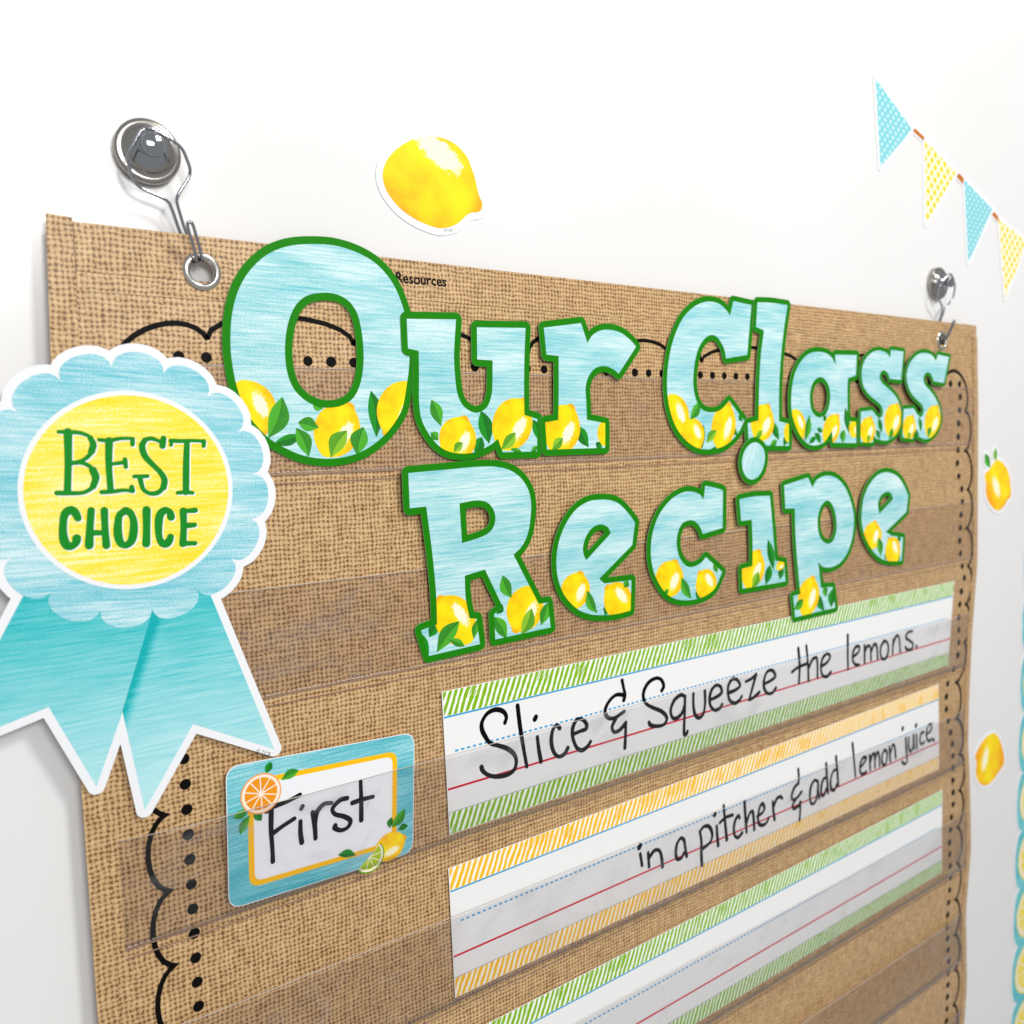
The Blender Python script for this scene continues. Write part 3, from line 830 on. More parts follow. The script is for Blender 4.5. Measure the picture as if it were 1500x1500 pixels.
def board_mat():
    t = NT('whiteboard_enamel')
    o = t.obj()
    sm = t.noise(t.map(o, (1, 1, 1)), 3.0, 4, 0.6)
    wipe = t.noise(t.map(o, (2, 1, 14)), 1.0, 4, 0.6)
    col = t.mix(sm, lin(238, 237, 236), lin(230, 227, 224))
    t.bump(t.noise(o, 2.2, 2), 0.08, 0.01)
    return t.done(col, t.m('ADD', 0.16, t.m('MULTIPLY', wipe, 0.12)), 0.5)


def plastic_mat(tint, haze):
    """Clear vinyl pocket: see-through with a milky sheen."""
    t = NT('clear_vinyl')
    tr = t.n('ShaderNodeBsdfTransparent')
    tr.inputs['Color'].default_value = tint
    gl = t.n('ShaderNodeBsdfGlossy')
    gl.inputs['Roughness'].default_value = 0.3
    gl.inputs['Color'].default_value = (1, 1, 1, 1)
    lw = t.n('ShaderNodeFresnel')
    lw.inputs['IOR'].default_value = 1.33
    nz = t.noise(t.map(t.uv(), (0.9, 2.2, 1)), 2.0, 3, 0.55, 1.2)
    bp = t.n('ShaderNodeBump')
    t.put(bp.inputs['Height'], nz)
    bp.inputs['Strength'].default_value = 0.16
    bp.inputs['Distance'].default_value = 0.01
    t.t.links.new(bp.outputs[0], gl.inputs['Normal'])
    sheen = t.smoothstep(t.noise(t.map(t.uv(), (1.1, 1.6, 1), (2.2, 5.1, 0)), 1.3, 3, 0.6, 1.5), 0.52, 0.75)
    fac = t.m('ADD', t.m('MULTIPLY', lw.outputs[0], 0.6), t.m('ADD', haze, t.m('MULTIPLY', sheen, 0.17)), clamp=True)
    mx = t.n('ShaderNodeMixShader')
    t.put(mx.inputs[0], fac)
    t.t.links.new(tr.outputs[0], mx.inputs[1])
    t.t.links.new(gl.outputs[0], mx.inputs[2])
    t.t.links.new(mx.outputs[0], t.out.inputs['Surface'])
    return t.mat


def metal_mat(name, rgb, rough):
    t = NT(name)
    f = t.noise(t.obj(), 220, 2)
    return t.done(lin(*rgb), t.m('ADD', rough, t.m('MULTIPLY', f, 0.05)), 0.5, 1.0)


FOLD = (0.061, 0.613, 0.353)                             # fold line on the rosette: x, y, slope


def disc_grad(name, stops, fold=False):
    """Teal ribbon print that pales towards the ends: UV in 100 mm from the rosette centre."""
    t = NT(name)
    uv = t.uv()
    x, y, _ = t.sep(uv)
    streak = t.noise(t.map(uv, (3.0, 75, 1)), 1.0, 5, 0.62, 0.3)
    grain = t.noise(t.map(uv, (150, 260, 1)), 1.0, 2, 0.6)
    broad = t.noise(t.map(uv, (3, 12, 1)), 1.0, 2)
    v = t.m('ADD', t.m('MULTIPLY', t.m('SUBTRACT', streak, 0.5), 1.0), t.m('MULTIPLY', t.m('SUBTRACT', grain, 0.5), 0.8))
    v = t.m('ADD', v, t.m('MULTIPLY', t.m('SUBTRACT', broad, 0.5), 0.3))
    v = t.m('ADD', v, t.m('MULTIPLY', t.m('SUBTRACT', y, 0.58), 0.78))
    if fold:                                             # printed fold line between the two tails
        edge_ = t.m('SUBTRACT', FOLD[0], t.m('MULTIPLY', t.m('SUBTRACT', y, FOLD[1]), FOLD[2]))
        v = t.m('SUBTRACT', v, t.m('MULTIPLY', t.smoothstep(t.m('SUBTRACT', x, edge_), 0.075, 0.0), 0.62))
    col = t.ramp(t.m('ADD', v, 0.2), stops)
    return t.done(col, 0.5, 0.22)


M = {}
M['board'] = board_mat()
M['burlap'] = burlap_mat()
M['green'] = plain('letter_green', (28, 132, 4), 0.5, 0.25, 0.14)
M['blue'] = crayon('letter_blue', (220, 239, 238), (172, 219, 222), (108, 195, 202))
M['lemon'] = lemon_mat()
M['leaf0'] = leaf_mat('leaf_mid', (4, 112, 8), (62, 160, 26))
M['leaf1'] = leaf_mat('leaf_dark', (0, 90, 8), (8, 130, 14))
M['leaf2'] = leaf_mat('leaf_light', (36, 134, 6), (124, 180, 30))
M['card_core'] = plain('card_core', (196, 214, 178), 0.7, 0.2, 0.1)
M['white'] = plain('white_card', (240, 240, 242), 0.42, 0.45, 0.02)
M['paper'] = plain('strip_paper', (240, 239, 237), 0.4, 0.45, 0.02)
M['ruffle'] = crayon('ruffle_blue', (212, 235, 238), (158, 213, 222), (96, 190, 204), tilt=-0.06)
M['yellow'] = crayon('disc_yellow', (255, 245, 182), (255, 231, 84), (254, 216, 0), sx=0.8, sy=0.75)
TAIL_STOPS = [(0.0, lin(10, 172, 176)), (0.22, lin(70, 194, 198)), (0.55, lin(136, 212, 217)), (0.95, lin(184, 230, 233))]
M['tail'] = disc_grad('ribbon_teal', TAIL_STOPS)
M['tail_fold'] = disc_grad('ribbon_teal_fold', TAIL_STOPS, True)
M['best'] = plain('rosette_green', (24, 138, 38), 0.5, 0.25, 0.08)
M['ink'] = plain('black_marker', (9, 9, 14), 0.6, 0.12, 0.2)
M['print_black'] = plain('black_print', (12, 10, 8), 0.5, 0.2, 0.2)
M['hatch_green'] = hatch_mat('green_hatch', (132, 184, 6), (248, 250, 240))
M['hatch_yellow'] = hatch_mat('yellow_hatch', (250, 192, 24), (252, 248, 232))
M['line_blue'] = plain('ruled_blue', (40, 160, 214), 0.42, 0.4)
M['line_red'] = plain('ruled_red', (214, 20, 50), 0.42, 0.4)
M['line_grey'] = plain('ruled_grey', (120, 122, 130), 0.42, 0.4)
M['card_blue'] = crayon('card_teal', (170, 222, 228), (112, 196, 206), (66, 172, 186), tilt=0.0)
M['card_yellow'] = plain('card_yellow', (255, 196, 8), 0.42, 0.45)
M['orange_rind'] = plain('orange_rind', (250, 166, 92), 0.42, 0.45)
M['pith'] = plain('citrus_pith', (253, 240, 222), 0.42, 0.45)
M['orange_flesh'] = plain('orange_flesh', (253, 158, 26), 0.42, 0.45, 0.25)
M['lime_rind'] = plain('lime_rind', (120, 178, 30), 0.42, 0.45)
M['lime_flesh'] = plain('lime_flesh', (186, 212, 40), 0.42, 0.45, 0.2)
M['lemon_slice'] = plain('lemon_slice', (250, 226, 84), 0.42, 0.45, 0.1)
M['trim_teal'] = crayon('trim_teal', (140, 212, 216), (104, 196, 202), (70, 178, 188))
M['string'] = plain('bunting_string', (192, 112, 18), 0.5, 0.4)
M['flag_yellow'] = dots_mat('flag_yellow_check', (252, 247, 228), (252, 212, 10), 8.6, 0.35, True)
M['flag_blue'] = dots_mat('flag_blue_dots', (128, 206, 214), (214, 240, 242), 6.4, 0.25)
M['vinyl'] = plastic_mat((0.965, 0.957, 0.968, 1), 0.025)
M['seam'] = plain('vinyl_seam', (150, 122, 104), 0.3, 0.5)
M['thread'] = plain('clear_thread', (206, 196, 186), 0.35, 0.5)
M['chrome'] = metal_mat('chrome_wire', (168, 170, 174), 0.05)
M['nickel'] = metal_mat('nickel', (206, 202, 194), 0.16)
M['steel'] = metal_mat('magnet_cup', (170, 165, 158), 0.16)
M['tiny'] = plain('small_print', (70, 70, 76), 0.45, 0.4)

# ------------------------------------------------------------------ the board behind everything
me = bpy.data.meshes.new('wall')
a, b, c, d = (-2.5, 0, 0.2), (4.5, 0, 0.2), (4.5, 0, 3.2), (-2.5, 0, 3.2)
bk = [(x, 0.02, z) for x, _, z in (a, b, c, d)]
me.from_pydata([a, b, c, d] + bk, [], [(0, 1, 2, 3), (7, 6, 5, 4), (0, 4, 5, 1), (1, 5, 6, 2), (2, 6, 7, 3), (3, 7, 4, 0)])
wall = link('wall', me, M['board'])
wall['kind'] = 'structure'

# ------------------------------------------------------------------ pocket chart
CH = 1118.0                                           # chart height, mm
chart = thing('pocket_chart', 'tan burlap-print pocket chart with clear pockets and black scalloped dot border', 'pocket chart', 432, 0, -0.8)
# the right-hand side hangs a little wavy: sideways sway of edge and printed border by height
SWAY_Y = [0, 76, 102, 130, 143, 157, 170, 185, 198, 211, 225, 239, 253, 266, 278, 291, 309, 332, 346, 358, 378, 389, 402, 416, 431, 445, 459, 487, 515, 531, 543, 554, 600, 650, 700, 800]
SWAY_X = [0, 2, 0, 0, -1, 2, 9, 11, 9, 8, 7, 9, 13, 20, 14, 11, 9, 10, 10, 7, -11, -13, -14, -10, -4, 1, 3, 4, 6, 3, 2, -1, 4, -2, 4, 0]
EDGE_Y = [-1, 88, 221, 257, 291, 332, 402, 455, 492, 548, 581, 650, 740, 830, 1118]
EDGE_X = [864, 871, 876, 877, 873, 869, 866, 866, 871, 876, 878, 870, 876, 868, 866]


def sway(y):
    return float(np.interp(y, SWAY_Y, SWAY_X))


def edge_x(y):
    return float(np.interp(y, EDGE_Y, EDGE_X))


GROMMETS = [(69.0, 18.0), (795.0, 19.2)]
rb = np.arange(0, CH + 1, 12.0)
right_edge = [(edge_x(y), y) for y in rb]
outline = np.array([(0.0, 0.0)] + right_edge + [(right_edge[-1][0], CH), (-1.5, CH), (-2.5, 600), (-2.5, 300), (-3.0, 80)])
holes = [circle(gx, gy, 7.2, 40) for gx, gy in GROMMETS]
backing = part('backing', [outline] + holes, -0.8, 0.0, M['burlap'], chart, chart)
part('top_hem', [np.array([(10.5, 0.3), (854, 0.3), (854, 23.2), (10.5, 23.2)])] + holes, 0.02, 0.55, M['burlap'], chart, chart,
     uv=lambda q: (q[0] / 100 + 0.37, q[1] / 100 + 0.61))
part('top_binding', [np.array([(10.5, 23.4), (854, 23.4), (854, 32.4), (10.5, 32.4)])], 0.02, 0.3, M['burlap'], chart, chart,
     uv=lambda q: (q[0] / 100 + 0.11, q[1] / 100 + 0.29))
part('side_hem', [np.array([(-0.8, -2.2), (10.2, -1.6), (9.4, 60), (7.5, 300), (7.5, 600), (8.5, CH), (-1.8, CH), (-2.8, 600), (-2.8, 300), (-3.4, 80)])], 0.03, 0.9,
     M['burlap'], chart, chart, uv=lambda q: (q[0] / 100 + 0.83, q[1] / 100 + 0.17))
part('side_hem', [np.array([(edge_x(y) - 9, y) for y in rb[1:]] + [(edge_x(y) + 0.2, y) for y in rb[1:]][::-1])], 0.03, 0.7,
     M['burlap'], chart, chart, uv=lambda q: (q[0] / 100 + 0.23, q[1] / 100 + 0.47))

# printed scalloped border and its dots
BORDER = 2.8
PITCH = 13.806


def arc(c0, c1, bulge, n=10):
    c0, c1 = np.array(c0, float), np.array(c1, float)
    d = c1 - c0
    L = np.linalg.norm(d)
    nrm = np.array([d[1], -d[0]]) / L
    return [c0 + d * (0.5 - 0.5 * math.cos(math.pi * k / n)) + nrm * bulge * math.sin(math.pi * k / n) for k in range(n + 1)]


top_cusps = [70, 152.2, 238, 277, 318, 355, 410, 442.7, 566, 608, 733]
border = []
border += arc((25, 76), (70, 52.4), 17, 14)
for a_, b_ in zip(top_cusps[:-1], top_cusps[1:]):
    border += arc((a_, 52), (b_, 51.5), min(13.5, 2 + 0.26 * (b_ - a_)))
border += arc((733, 51.5), (806, 54), 12)
border += arc((806, 54), (845, 90.4), 21, 14)
yy = 90.4
while yy < 900:
    border += arc((845 + sway(yy) * 0.8, yy), (845 + sway(yy + 41.4) * 0.8, yy + 41.4), 12.5)
    yy += 41.4
left_border = []
yy = 299.8 - 41.4 * 5
left_border += [np.array((25.0, 76.0))]
while yy < 700:
    left_border += arc((36.5, yy + 41.4), (36.5, yy), 11)[::-1]
    yy += 41.4


def print_line(name, line, w, h, mat, parent, root, step=0.8):
    """One printed pen line, cut into runs so each field stays small."""
    loops = []
    L = [np.array(q) for q in line]
    seg = 60
    verts = []
    # offset both sides of the polyline directly
    lft, rgt = [], []
    for i, q in enumerate(L):
        a_, b_ = L[max(i - 1, 0)], L[min(i + 1, len(L) - 1)]
        d_ = b_ - a_
        d_ = d_ / (np.linalg.norm(d_) + 1e-9)
        nrm = np.array([-d_[1], d_[0]]) * w / 2
        lft.append(q + nrm)
        rgt.append(q - nrm)
    org = root.location
    vs = [P(q[0], q[1], h) - org for q in lft] + [P(q[0], q[1], h) - org for q in rgt]
    n = len(L)
    fs = [(i, i + 1, n + i + 1, n + i) for i in range(n - 1)]
    m_ = bpy.data.meshes.new(name)
    m_.from_pydata(vs, [], fs)
    m_.update()
    return link(name, m_, mat, parent)


def dedupe(line):
    outp = [line[0]]
    for q in line[1:]:
        if np.linalg.norm(np.array(q) - np.array(outp[-1])) > 0.3:
            outp.append(q)
    return outp


nr_ = [i for i, q in enumerate(border) if q[0] > 806]
cut = nr_[0]
print_line('scallop_border', dedupe(border[cut:]), 3.5, 0.05, M['print_black'], chart, chart)
scallop = print_line('scallop_border', dedupe(border[:cut + 1]), BORDER, 0.05, M['print_black'], chart, chart)
print_line('scallop_border', dedupe(left_border), BORDER, 0.05, M['print_black'], chart, chart)
dot_me = None
dot_spots = [(68.96 + PITCH * n, 61.9) for n in range(-1, 55)]
dot_spots += [(832.4 + sway(75.1 + PITCH * n), 75.1 + PITCH * n) for n in range(0, 58)]
dot_spots += [(832.4, 61.9)]
dot_spots += [(46.0, 286.0 + PITCH * n) for n in range(-15, 36)]
for x, y in dot_spots:
    if dot_me is None:
        o = sheet('dot', [circle(0, 0, 2.95, 24)], 0.0, 0.06, M['print_black'], chart, origin=P(0, 0, 0))
        dot_me = o.data
    else:
        o = link('dot', dot_me, None, chart)
    o.location = P(x, y, 0.0) - chart.location
    o.rotation_euler = (0, random.uniform(0, 6.28), 0)
    s = random.uniform(0.94, 1.05) * (1.18 if x > 806 else 1.0)
    o.scale = (s, 1, s)

# clear pockets
ROWS = [(65.8, 124.0, 0.5), (187.0, 247.4, 0.5), (307.0, 364.5, 5.0), (414.0, 475.0, 5.0), (531.0, 596.0, 5.0), (648.0, 705.0, 5.0), (765.0, 822.0, 5.0)]
for k, (t0, b0, h) in enumerate(ROWS):
    xl = 12.0
    nseg = 26
    verts, faces, uvs = [], [], []
    ny = 8
    for i in range(nseg + 1):
        for j in range(ny + 1):
            f, g = i / nseg, (0, 0.15, 0.3, 0.45, 0.6, 0.75, 0.88, 0.97, 1.0)[j]
            y = t0 + (b0 - t0) * g
            x = xl + (edge_x(y) - 9 - xl) * f
            # the pocket front gapes at its mouth and is sewn down at the bottom and the sides
            hh = 0.5 + (h - 0.5) * (1.0 if j < ny else 0.0) * min(1.0, 24 * f, 24 * (1 - f))
            verts.append(P(x, y, hh) - chart.location)
            uvs.append((x / 100, y / 100 + k * 1.7))
    for i in range(nseg):
        for j in range(ny):
            v = i * (ny + 1) + j
            faces.append((v, v + 1, v + ny + 2, v + ny + 1))
    me = bpy.data.meshes.new('clear_pocket')
    me.from_pydata(verts, [], faces)
    lay = me.uv_layers.new(name='UVMap')
    for lp in me.loops:
        lay.data[lp.index].uv = uvs[lp.vertex_index]
    me.polygons.foreach_set('use_smooth', [True] * len(me.polygons))
    me.update()
    pocket = link('clear_pocket', me, M['vinyl'], chart)
    lip = [verts[i * (ny + 1)] + chart.location for i in range(nseg + 1)]
    o = tube('pocket_lip', [lip], [0.22], M['thread'], pocket, chart, 6)
    # sewn seam under the pocket
    y = b0
    xr = edge_x(y) - 9
    o = part('seam', [np.array([(xl, y + 0.4), (xr, y + 0.4), (xr, y + 1.3), (xl, y + 1.3)])], 0.02, 0.45, M['seam'], pocket, chart)
    o = part('seam', [np.array([(xl, y + 5.4), (xr, y + 5.4), (xr, y + 6.0), (xl, y + 6.0)])], 0.02, 0.4, M['seam'], pocket, chart)
    sv, sf = [], []
    x = xl + 1
    while x < xr - 3:
        ln = random.uniform(1.5, 2.1)
        b_ = len(sv)
        for (px, py, ph) in ((x, y - 0.9, 0.58), (x + ln, y - 0.9, 0.58), (x + ln, y - 0.35, 0.58), (x, y - 0.35, 0.58), (x + ln / 2, y - 0.62, 0.95)):
            sv.append(P(px, py, ph) - chart.location)
        sf += [(b_, b_ + 4, b_ + 1), (b_ + 1, b_ + 4, b_ + 2), (b_ + 2, b_ + 4, b_ + 3), (b_ + 3, b_ + 4, b_)]
        x += 3.0
    me = bpy.data.meshes.new('stitching')
    me.from_pydata(sv, [], sf)
    me.update()
    st = link('stitching', me, M['thread'], pocket)
    st['kind'] = 'stuff'
for gx, gy in GROMMETS:
    prof = [(6.4, -2.2), (6.2, -0.6), (6.3, 0.9), (6.8, 1.5), (7.6, 1.75), (8.7, 1.55), (9.5, 1.0), (9.8, 0.58), (9.2, 0.56), (7.3, 0.3), (7.3, -2.2), (6.4, -2.2)]
    lathe('grommet', prof, P(gx, gy, 0), M['nickel'], chart, chart, 56)


def text_mesh(name, body, size, pos, ang, mat, parent, root, h, weight=0.0, xscale=1.0):
    cu = bpy.data.curves.new(name, 'FONT')
    cu.body, cu.size, cu.offset = body, size / 1000.0, weight / 1000.0
    cu.resolution_u = 3
    tmp = bpy.data.objects.new('tmp_text', cu)
    coll.objects.link(tmp)
    dg = bpy.context.evaluated_depsgraph_get()
    me = bpy.data.meshes.new_from_object(tmp.evaluated_get(dg))
    bpy.data.objects.remove(tmp)
    bpy.data.curves.remove(cu)
    ca, sa = math.cos(ang), math.sin(ang)
    for v in me.vertices:
        x, y = v.co.x * 1000 * xscale, -v.co.y * 1000
        v.co = P(pos[0] + x * ca - y * sa, pos[1] + x * sa + y * ca, h) - root.location
    me.name = name
    me.materials.clear()
    me.update()
    return link(name, me, mat, parent)


text_mesh('printed_text', 'Resources', 8.6, (180.2, 13.9), -0.01, M['print_black'], chart, chart, 0.62, 0.2, 0.97)

# ------------------------------------------------------------------ magnetic hooks


def magnetic_hook(x, y, tilt, label):
    hk = thing('magnetic_hook', label, 'hook', x, y, -GAP, 'magnetic hooks holding up the chart')
    c = P(x, y, -GAP)
    lathe('magnet_base', [(0.01, 7.0), (10.6, 7.0), (11.0, 6.4), (11.4, 5.2), (13.6, 5.4), (15.2, 5.2), (15.8, 4.6), (16.0, 0.4), (15.6, 0.05)], c, M['steel'], hk, hk, 64)
    lathe('knob', [(0.01, 17.5), (4.6, 17.4), (5.6, 16.8), (5.8, 14.6), (5.2, 13.6), (3.4, 13.0), (3.2, 9.0), (5.5, 7.9), (8.6, 7.3), (9.0, 6.9)], c, M['chrome'], hk, hk, 48)
    t = math.radians(tilt)

    def loc(b_, a_, o_):
        return P(x + a_ * math.sin(t) + b_ * math.cos(t), y + a_ * math.cos(t) - b_ * math.sin(t), o_ - GAP)

    def rounded(pts, r=0.28):
        outp = [Vector(pts[0])]
        for i in range(1, len(pts) - 1):
            p0, p1, p2 = Vector(pts[i - 1]), Vector(pts[i]), Vector(pts[i + 1])
            q0, q1 = p1.lerp(p0, r), p1.lerp(p2, r)
            for k in range(6):
                s = k / 5
                outp.append(q0.lerp(p1, s).lerp(p1.lerp(q1, s), s))
        outp.append(Vector(pts[-1]))
        return outp

    def side(s):
        return [loc(s * 3.0, -7, 15.0), loc(s * 14.2, 3, 13.0), loc(s * 14.6, 15.5, 10.5), loc(s * 2.0, 25, 9.2), loc(s * 1.55, 31, 7.6), loc(s * 1.5, 39, 4.8),
                loc(s * 1.5, 50, 4.0), loc(s * 1.5, 56.5, 6.0), loc(s * 1.5, 57.0, 11.0), loc(s * 1.5, 51, 15.0), loc(s * 1.5, 40.5, 19.5)]
    L_, R_ = side(-1), side(1)
    tip = [loc(-0.9, 39.0, 20.2), loc(0.9, 39.0, 20.2)]
    top = [loc(0, -7.6, 15.2)]
    path = rounded(top + L_ + tip + R_[::-1] + top, 0.3)
    tube('wire_hook', [path], [0.82], M['chrome'], hk, hk, 12)
    return hk


magnetic_hook(47.0, -39.6, 21, 'chrome magnetic hook leaning sideways, holding the chart corner beside the big letter O')
magnetic_hook(796.0, -38.6, 0, 'chrome magnetic hook hanging straight above the last s, under the bunting')

# ------------------------------------------------------------------ lemons and leaves (printed art, clipped to the blank they are on)


def lemon_loop(l):
    x0, y0, x1, y1, w = l
    a_, b_ = np.array((x0, y0)), np.array((x1, y1))
    m_, half = (a_ + b_) / 2, np.linalg.norm(b_ - a_) / 2
    ax = (b_ - a_) / (2 * half)
    nr = np.array((-ax[1], ax[0]))
    prof = [(-1.0, 0.0), (-0.985, 0.12), (-0.93, 0.20), (-0.86, 0.27), (-0.76, 0.47), (-0.6, 0.70), (-0.4, 0.88), (-0.15, 0.985), (0.1, 1.0), (0.35, 0.93), (0.58, 0.78), (0.78, 0.55), (0.9, 0.33), (0.975, 0.16), (1.0, 0.0)]
    pts = [m_ + ax * half * u * 1.0 + nr * w * v for u, v in prof] + [m_ + ax * half * u - nr * w * v for u, v in prof[-2:0:-1]]
    lp = smooth([tuple(q) for q in pts], True, 3)
    sgn = 1.0 if nr[0] > 0 else -1.0
    return lp, (lambda q: (float((np.array(q) - m_) @ ax) / half, sgn * float((np.array(q) - m_) @ nr) / max(w, 1e-6)))


def leaf_loop(l):
    x0, y0, x1, y1, w = l[:5]
    w *= 1.04
    a_, b_ = np.array((x0, y0)), np.array((x1, y1))
    d_ = b_ - a_
    L_ = np.linalg.norm(d_)
    ax = d_ / L_
    nr = np.array((-ax[1], ax[0]))
    bend = random.uniform(-0.10, 0.10) * L_
    def mid(t): return a_ + d_ * t + nr * bend * math.sin(math.pi * t)
    ts = [k / 12 for k in range(13)]
    prof = [w * (math.sin(math.pi * t**0.9)**1.12 if 0 < t < 1 else 0) for t in ts]
    lp = [mid(t) + nr * p_ for t, p_ in zip(ts, prof)] + [mid(t) - nr * p_ for t, p_ in zip(ts[-2:0:-1], prof[-2:0:-1])]
    flip = random.choice((-1, 1))

    def uvf(q):
        r = np.array(q) - a_
        t = float(r @ ax) / L_
        y_ = float(r @ nr) - bend * math.sin(math.pi * min(max(t, 0), 1))
        return (t * 2 - 1, flip * y_ / max(w, 1e-6))
    return np.array(lp), uvf


def art(name, loop, clip, h, mat, parent, root, uvf, step=0.4):
    if clip is None:
        return part(name, [loop], h - 0.05, h, mat, parent, root, uvf)
    lo = contours(lambda q: np.maximum(sdf([loop], q), sdf(clip, q)), bounds([loop], 1.0), step, 0.03)
    if not lo:
        return None
    return part(name, lo, h - 0.05, h, mat, parent, root, uvf)


# ------------------------------------------------------------------ letter cutouts
LABELS = [
    'large capital O letter cutout, tallest letter, blue with green edge and three lemons',
    'lowercase u letter cutout overlapping the edge of the big capital O',
    'lowercase r letter cutout between the letter u and the capital C',
    'capital C letter cutout with lemons along its bowl, starting the word Class',
    'lowercase l letter cutout, a tall narrow blue letter between the capital C and the a',
    'lowercase a letter cutout with round hole, between the l and the first s',
    'first lowercase s letter cutout, overlapping the foot of the a in Class',
    'last lowercase s letter cutout of Class, under the upright chrome hook',
    'capital R letter cutout with two lemon-covered feet, starting the word Recipe',
    'lowercase e letter cutout between the capital R and the c',
    'lowercase c letter cutout between an e and the stem of the i',
    'stem of the lowercase i cutout, with a lemon and leaves at its foot',
    'plain oval blue dot cutout of the letter i, overlapping the C and l',
    'lowercase p letter cutout whose foot overlaps the green-striped sentence strip',
    'small lowercase e letter cutout ending the word Recipe, beside the p',
]
for spec, label in zip(LETTERS, LABELS):
    blue = [smooth(spec['outer'])] + [smooth(x) for x in spec['holes']]
    h = spec['h']
    bx = bounds(blue, 0)
    L = thing('letter_cutout' if spec['char'] != '.' else 'dot_cutout', label, 'letter', (bx[0] + bx[2]) / 2, bx[3], h, 'lemon-print letters spelling the title')
    small = spec['char'] in 's'
    green = offset(blue, 3.7 if small else 4.3)
    L_green = part('card', green, h - 0.1, h + 0.35, M['green'], L, L, None, M['card_core'])
    sx, sy = random.uniform(0, 5), random.uniform(0, 5)
    rot = 1.15 if spec['char'] == '.' else random.uniform(-0.03, 0.03)
    def face_uv(q, sx=sx, sy=sy, rot=rot):
        return ((q[0] * math.cos(rot) - q[1] * math.sin(rot)) / 100 + sx, (q[0] * math.sin(rot) + q[1] * math.cos(rot)) / 100 + sy)
    part('face', blue, h + 0.3, h + 0.42, M['blue'], L, L, face_uv)
    hh = h + 0.42
    back = [f for f in spec['leaves'] if f[5] == 1]
    front = [f for f in spec['leaves'] if f[5] != 1]
    for f in back:
        lp, uvf = leaf_loop(f)
        hh += 0.012
        art('leaf', lp, blue, hh, M['leaf%d' % f[5]], L, L, uvf)
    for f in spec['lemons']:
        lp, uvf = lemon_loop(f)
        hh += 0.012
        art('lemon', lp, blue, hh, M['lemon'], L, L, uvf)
    for f in front:
        lp, uvf = leaf_loop(f)
        hh += 0.012
        art('leaf', lp, blue, hh, M['leaf%d' % f[5]], L, L, uvf)

    if label in LABELS[8:12] + LABELS[14:]:              # these stand a little off the chart at the top
        L.rotation_euler.x = math.radians(random.uniform(0.7, 1.3))

# ------------------------------------------------------------------ award rosette
RC = (28.6, 129.2)
rosette = thing('award_rosette', 'blue scalloped paper award rosette with yellow centre reading BEST CHOICE and ribbon tails', 'rosette', RC[0], 300, 2.4)


def polar(r, deg):
    return np.array((RC[0] + r * math.cos(math.radians(deg)), RC[1] - r * math.sin(math.radians(deg))))


ruffle = []
for k in range(16):
    a0, a1 = 5.3 + 22.5 * k, 5.3 + 22.5 * (k + 1)
    c0, c1 = polar(60.8, a0), polar(60.8, a1)
    chord = np.linalg.norm(c1 - c0)
    mid = (c0 + c1) / 2
    out_d = (mid - np.array(RC)) / np.linalg.norm(mid - np.array(RC))
    tan = (c1 - c0) / chord
    for i in range(10):
        t = math.pi * i / 10
        ruffle.append(mid - tan * math.cos(t) * (chord / 2) * (1 + 0.06 * math.sin(t)) + out_d * math.sin(t)**0.9 * 9.2)
ruffle = np.array(ruffle)
tail_r = np.array([(41, 172.5), (58.6, 172.5), (63.9, 187.3), (93.4, 277.2), (51.0, 253.6), (25.0, 293.0), (17.5, 239.4), (34.7, 190.5)])
tail_l = np.array([(44.5, 172.5), (38.5, 190.3), (17.8, 239.6), (3.6, 275.0), (-14.5, 230.8), (-34.9, 236.1), (-55.0, 241.0), (-32.2, 195.2), (-20.0, 173.0)])
base_loops = contours(lambda q: np.minimum(np.minimum(sdf([ruffle], q), sdf([tail_r], q)), sdf([tail_l], q)) - 4.1,
                      bounds([ruffle, tail_r, tail_l], 7), 0.5, 0.03)
HR = 2.4
part('card', base_loops, HR, HR + 0.45, M['white'], rosette, rosette)
tuv = lambda q: ((q[0] - RC[0]) / 100, (q[1] - RC[1]) / 100)
tl = part('ribbon_tail', [tail_l], HR + 0.40, HR + 0.50, M['tail'], rosette, rosette, lambda q: ((q[0] - RC[0]) / 100 + 2.3, (q[1] - RC[1]) / 100))
tr = part('ribbon_tail', [tail_r], HR + 0.40, HR + 0.53, M['tail_fold'], rosette, rosette, tuv)
part('ruffle', [ruffle], HR + 0.50, HR + 0.60, M['ruffle'], rosette, rosette, tuv)
part('white_ring', [circle(RC[0], RC[1], 49.4, 120)], HR + 0.55, HR + 0.66, M['white'], rosette, rosette)
disc = part('disc', [circle(RC[0], RC[1], 47.1, 120)], HR + 0.6, HR + 0.72, M['yellow'], rosette, rosette, tuv)
for strokes in ROSETTE_TEXT:
    st = [(w, smooth(s, False, 5)) for w, s in strokes]
    bx = bounds([s for _, s in st], 3)
    state = random.getstate()
    lo = contours(lambda q: stroke_field(st, q), bx, 0.22, 0.02)
    part('lettering', lo, HR + 0.74, HR + 0.79, M['best'], disc, rosette)
    part('lettering_shadow', [l + np.array((0.55, 0.65)) for l in lo], HR + 0.71, HR + 0.75, M['white'], disc, rosette)
text_mesh('small_print', '\u00a9 TCR', 3.0, (83.0, 276.6), 0.5, M['tiny'], rosette, rosette, HR + 0.47, 0.0)

# ------------------------------------------------------------------ sentence strips


def bil(c, s, t):
    c = [np.array(q, float) for q in c]
    return (c[0] * (1 - s) + c[1] * s) * (1 - t) + (c[3] * (1 - s) + c[2] * s) * t


def band(c, s0, s1, t0, t1, n=1):
    return np.array([bil(c, s0 + (s1 - s0) * k / n, t0) for k in range(n + 1)] + [bil(c, s1 - (s1 - s0) * k / n, t1) for k in range(n + 1)])


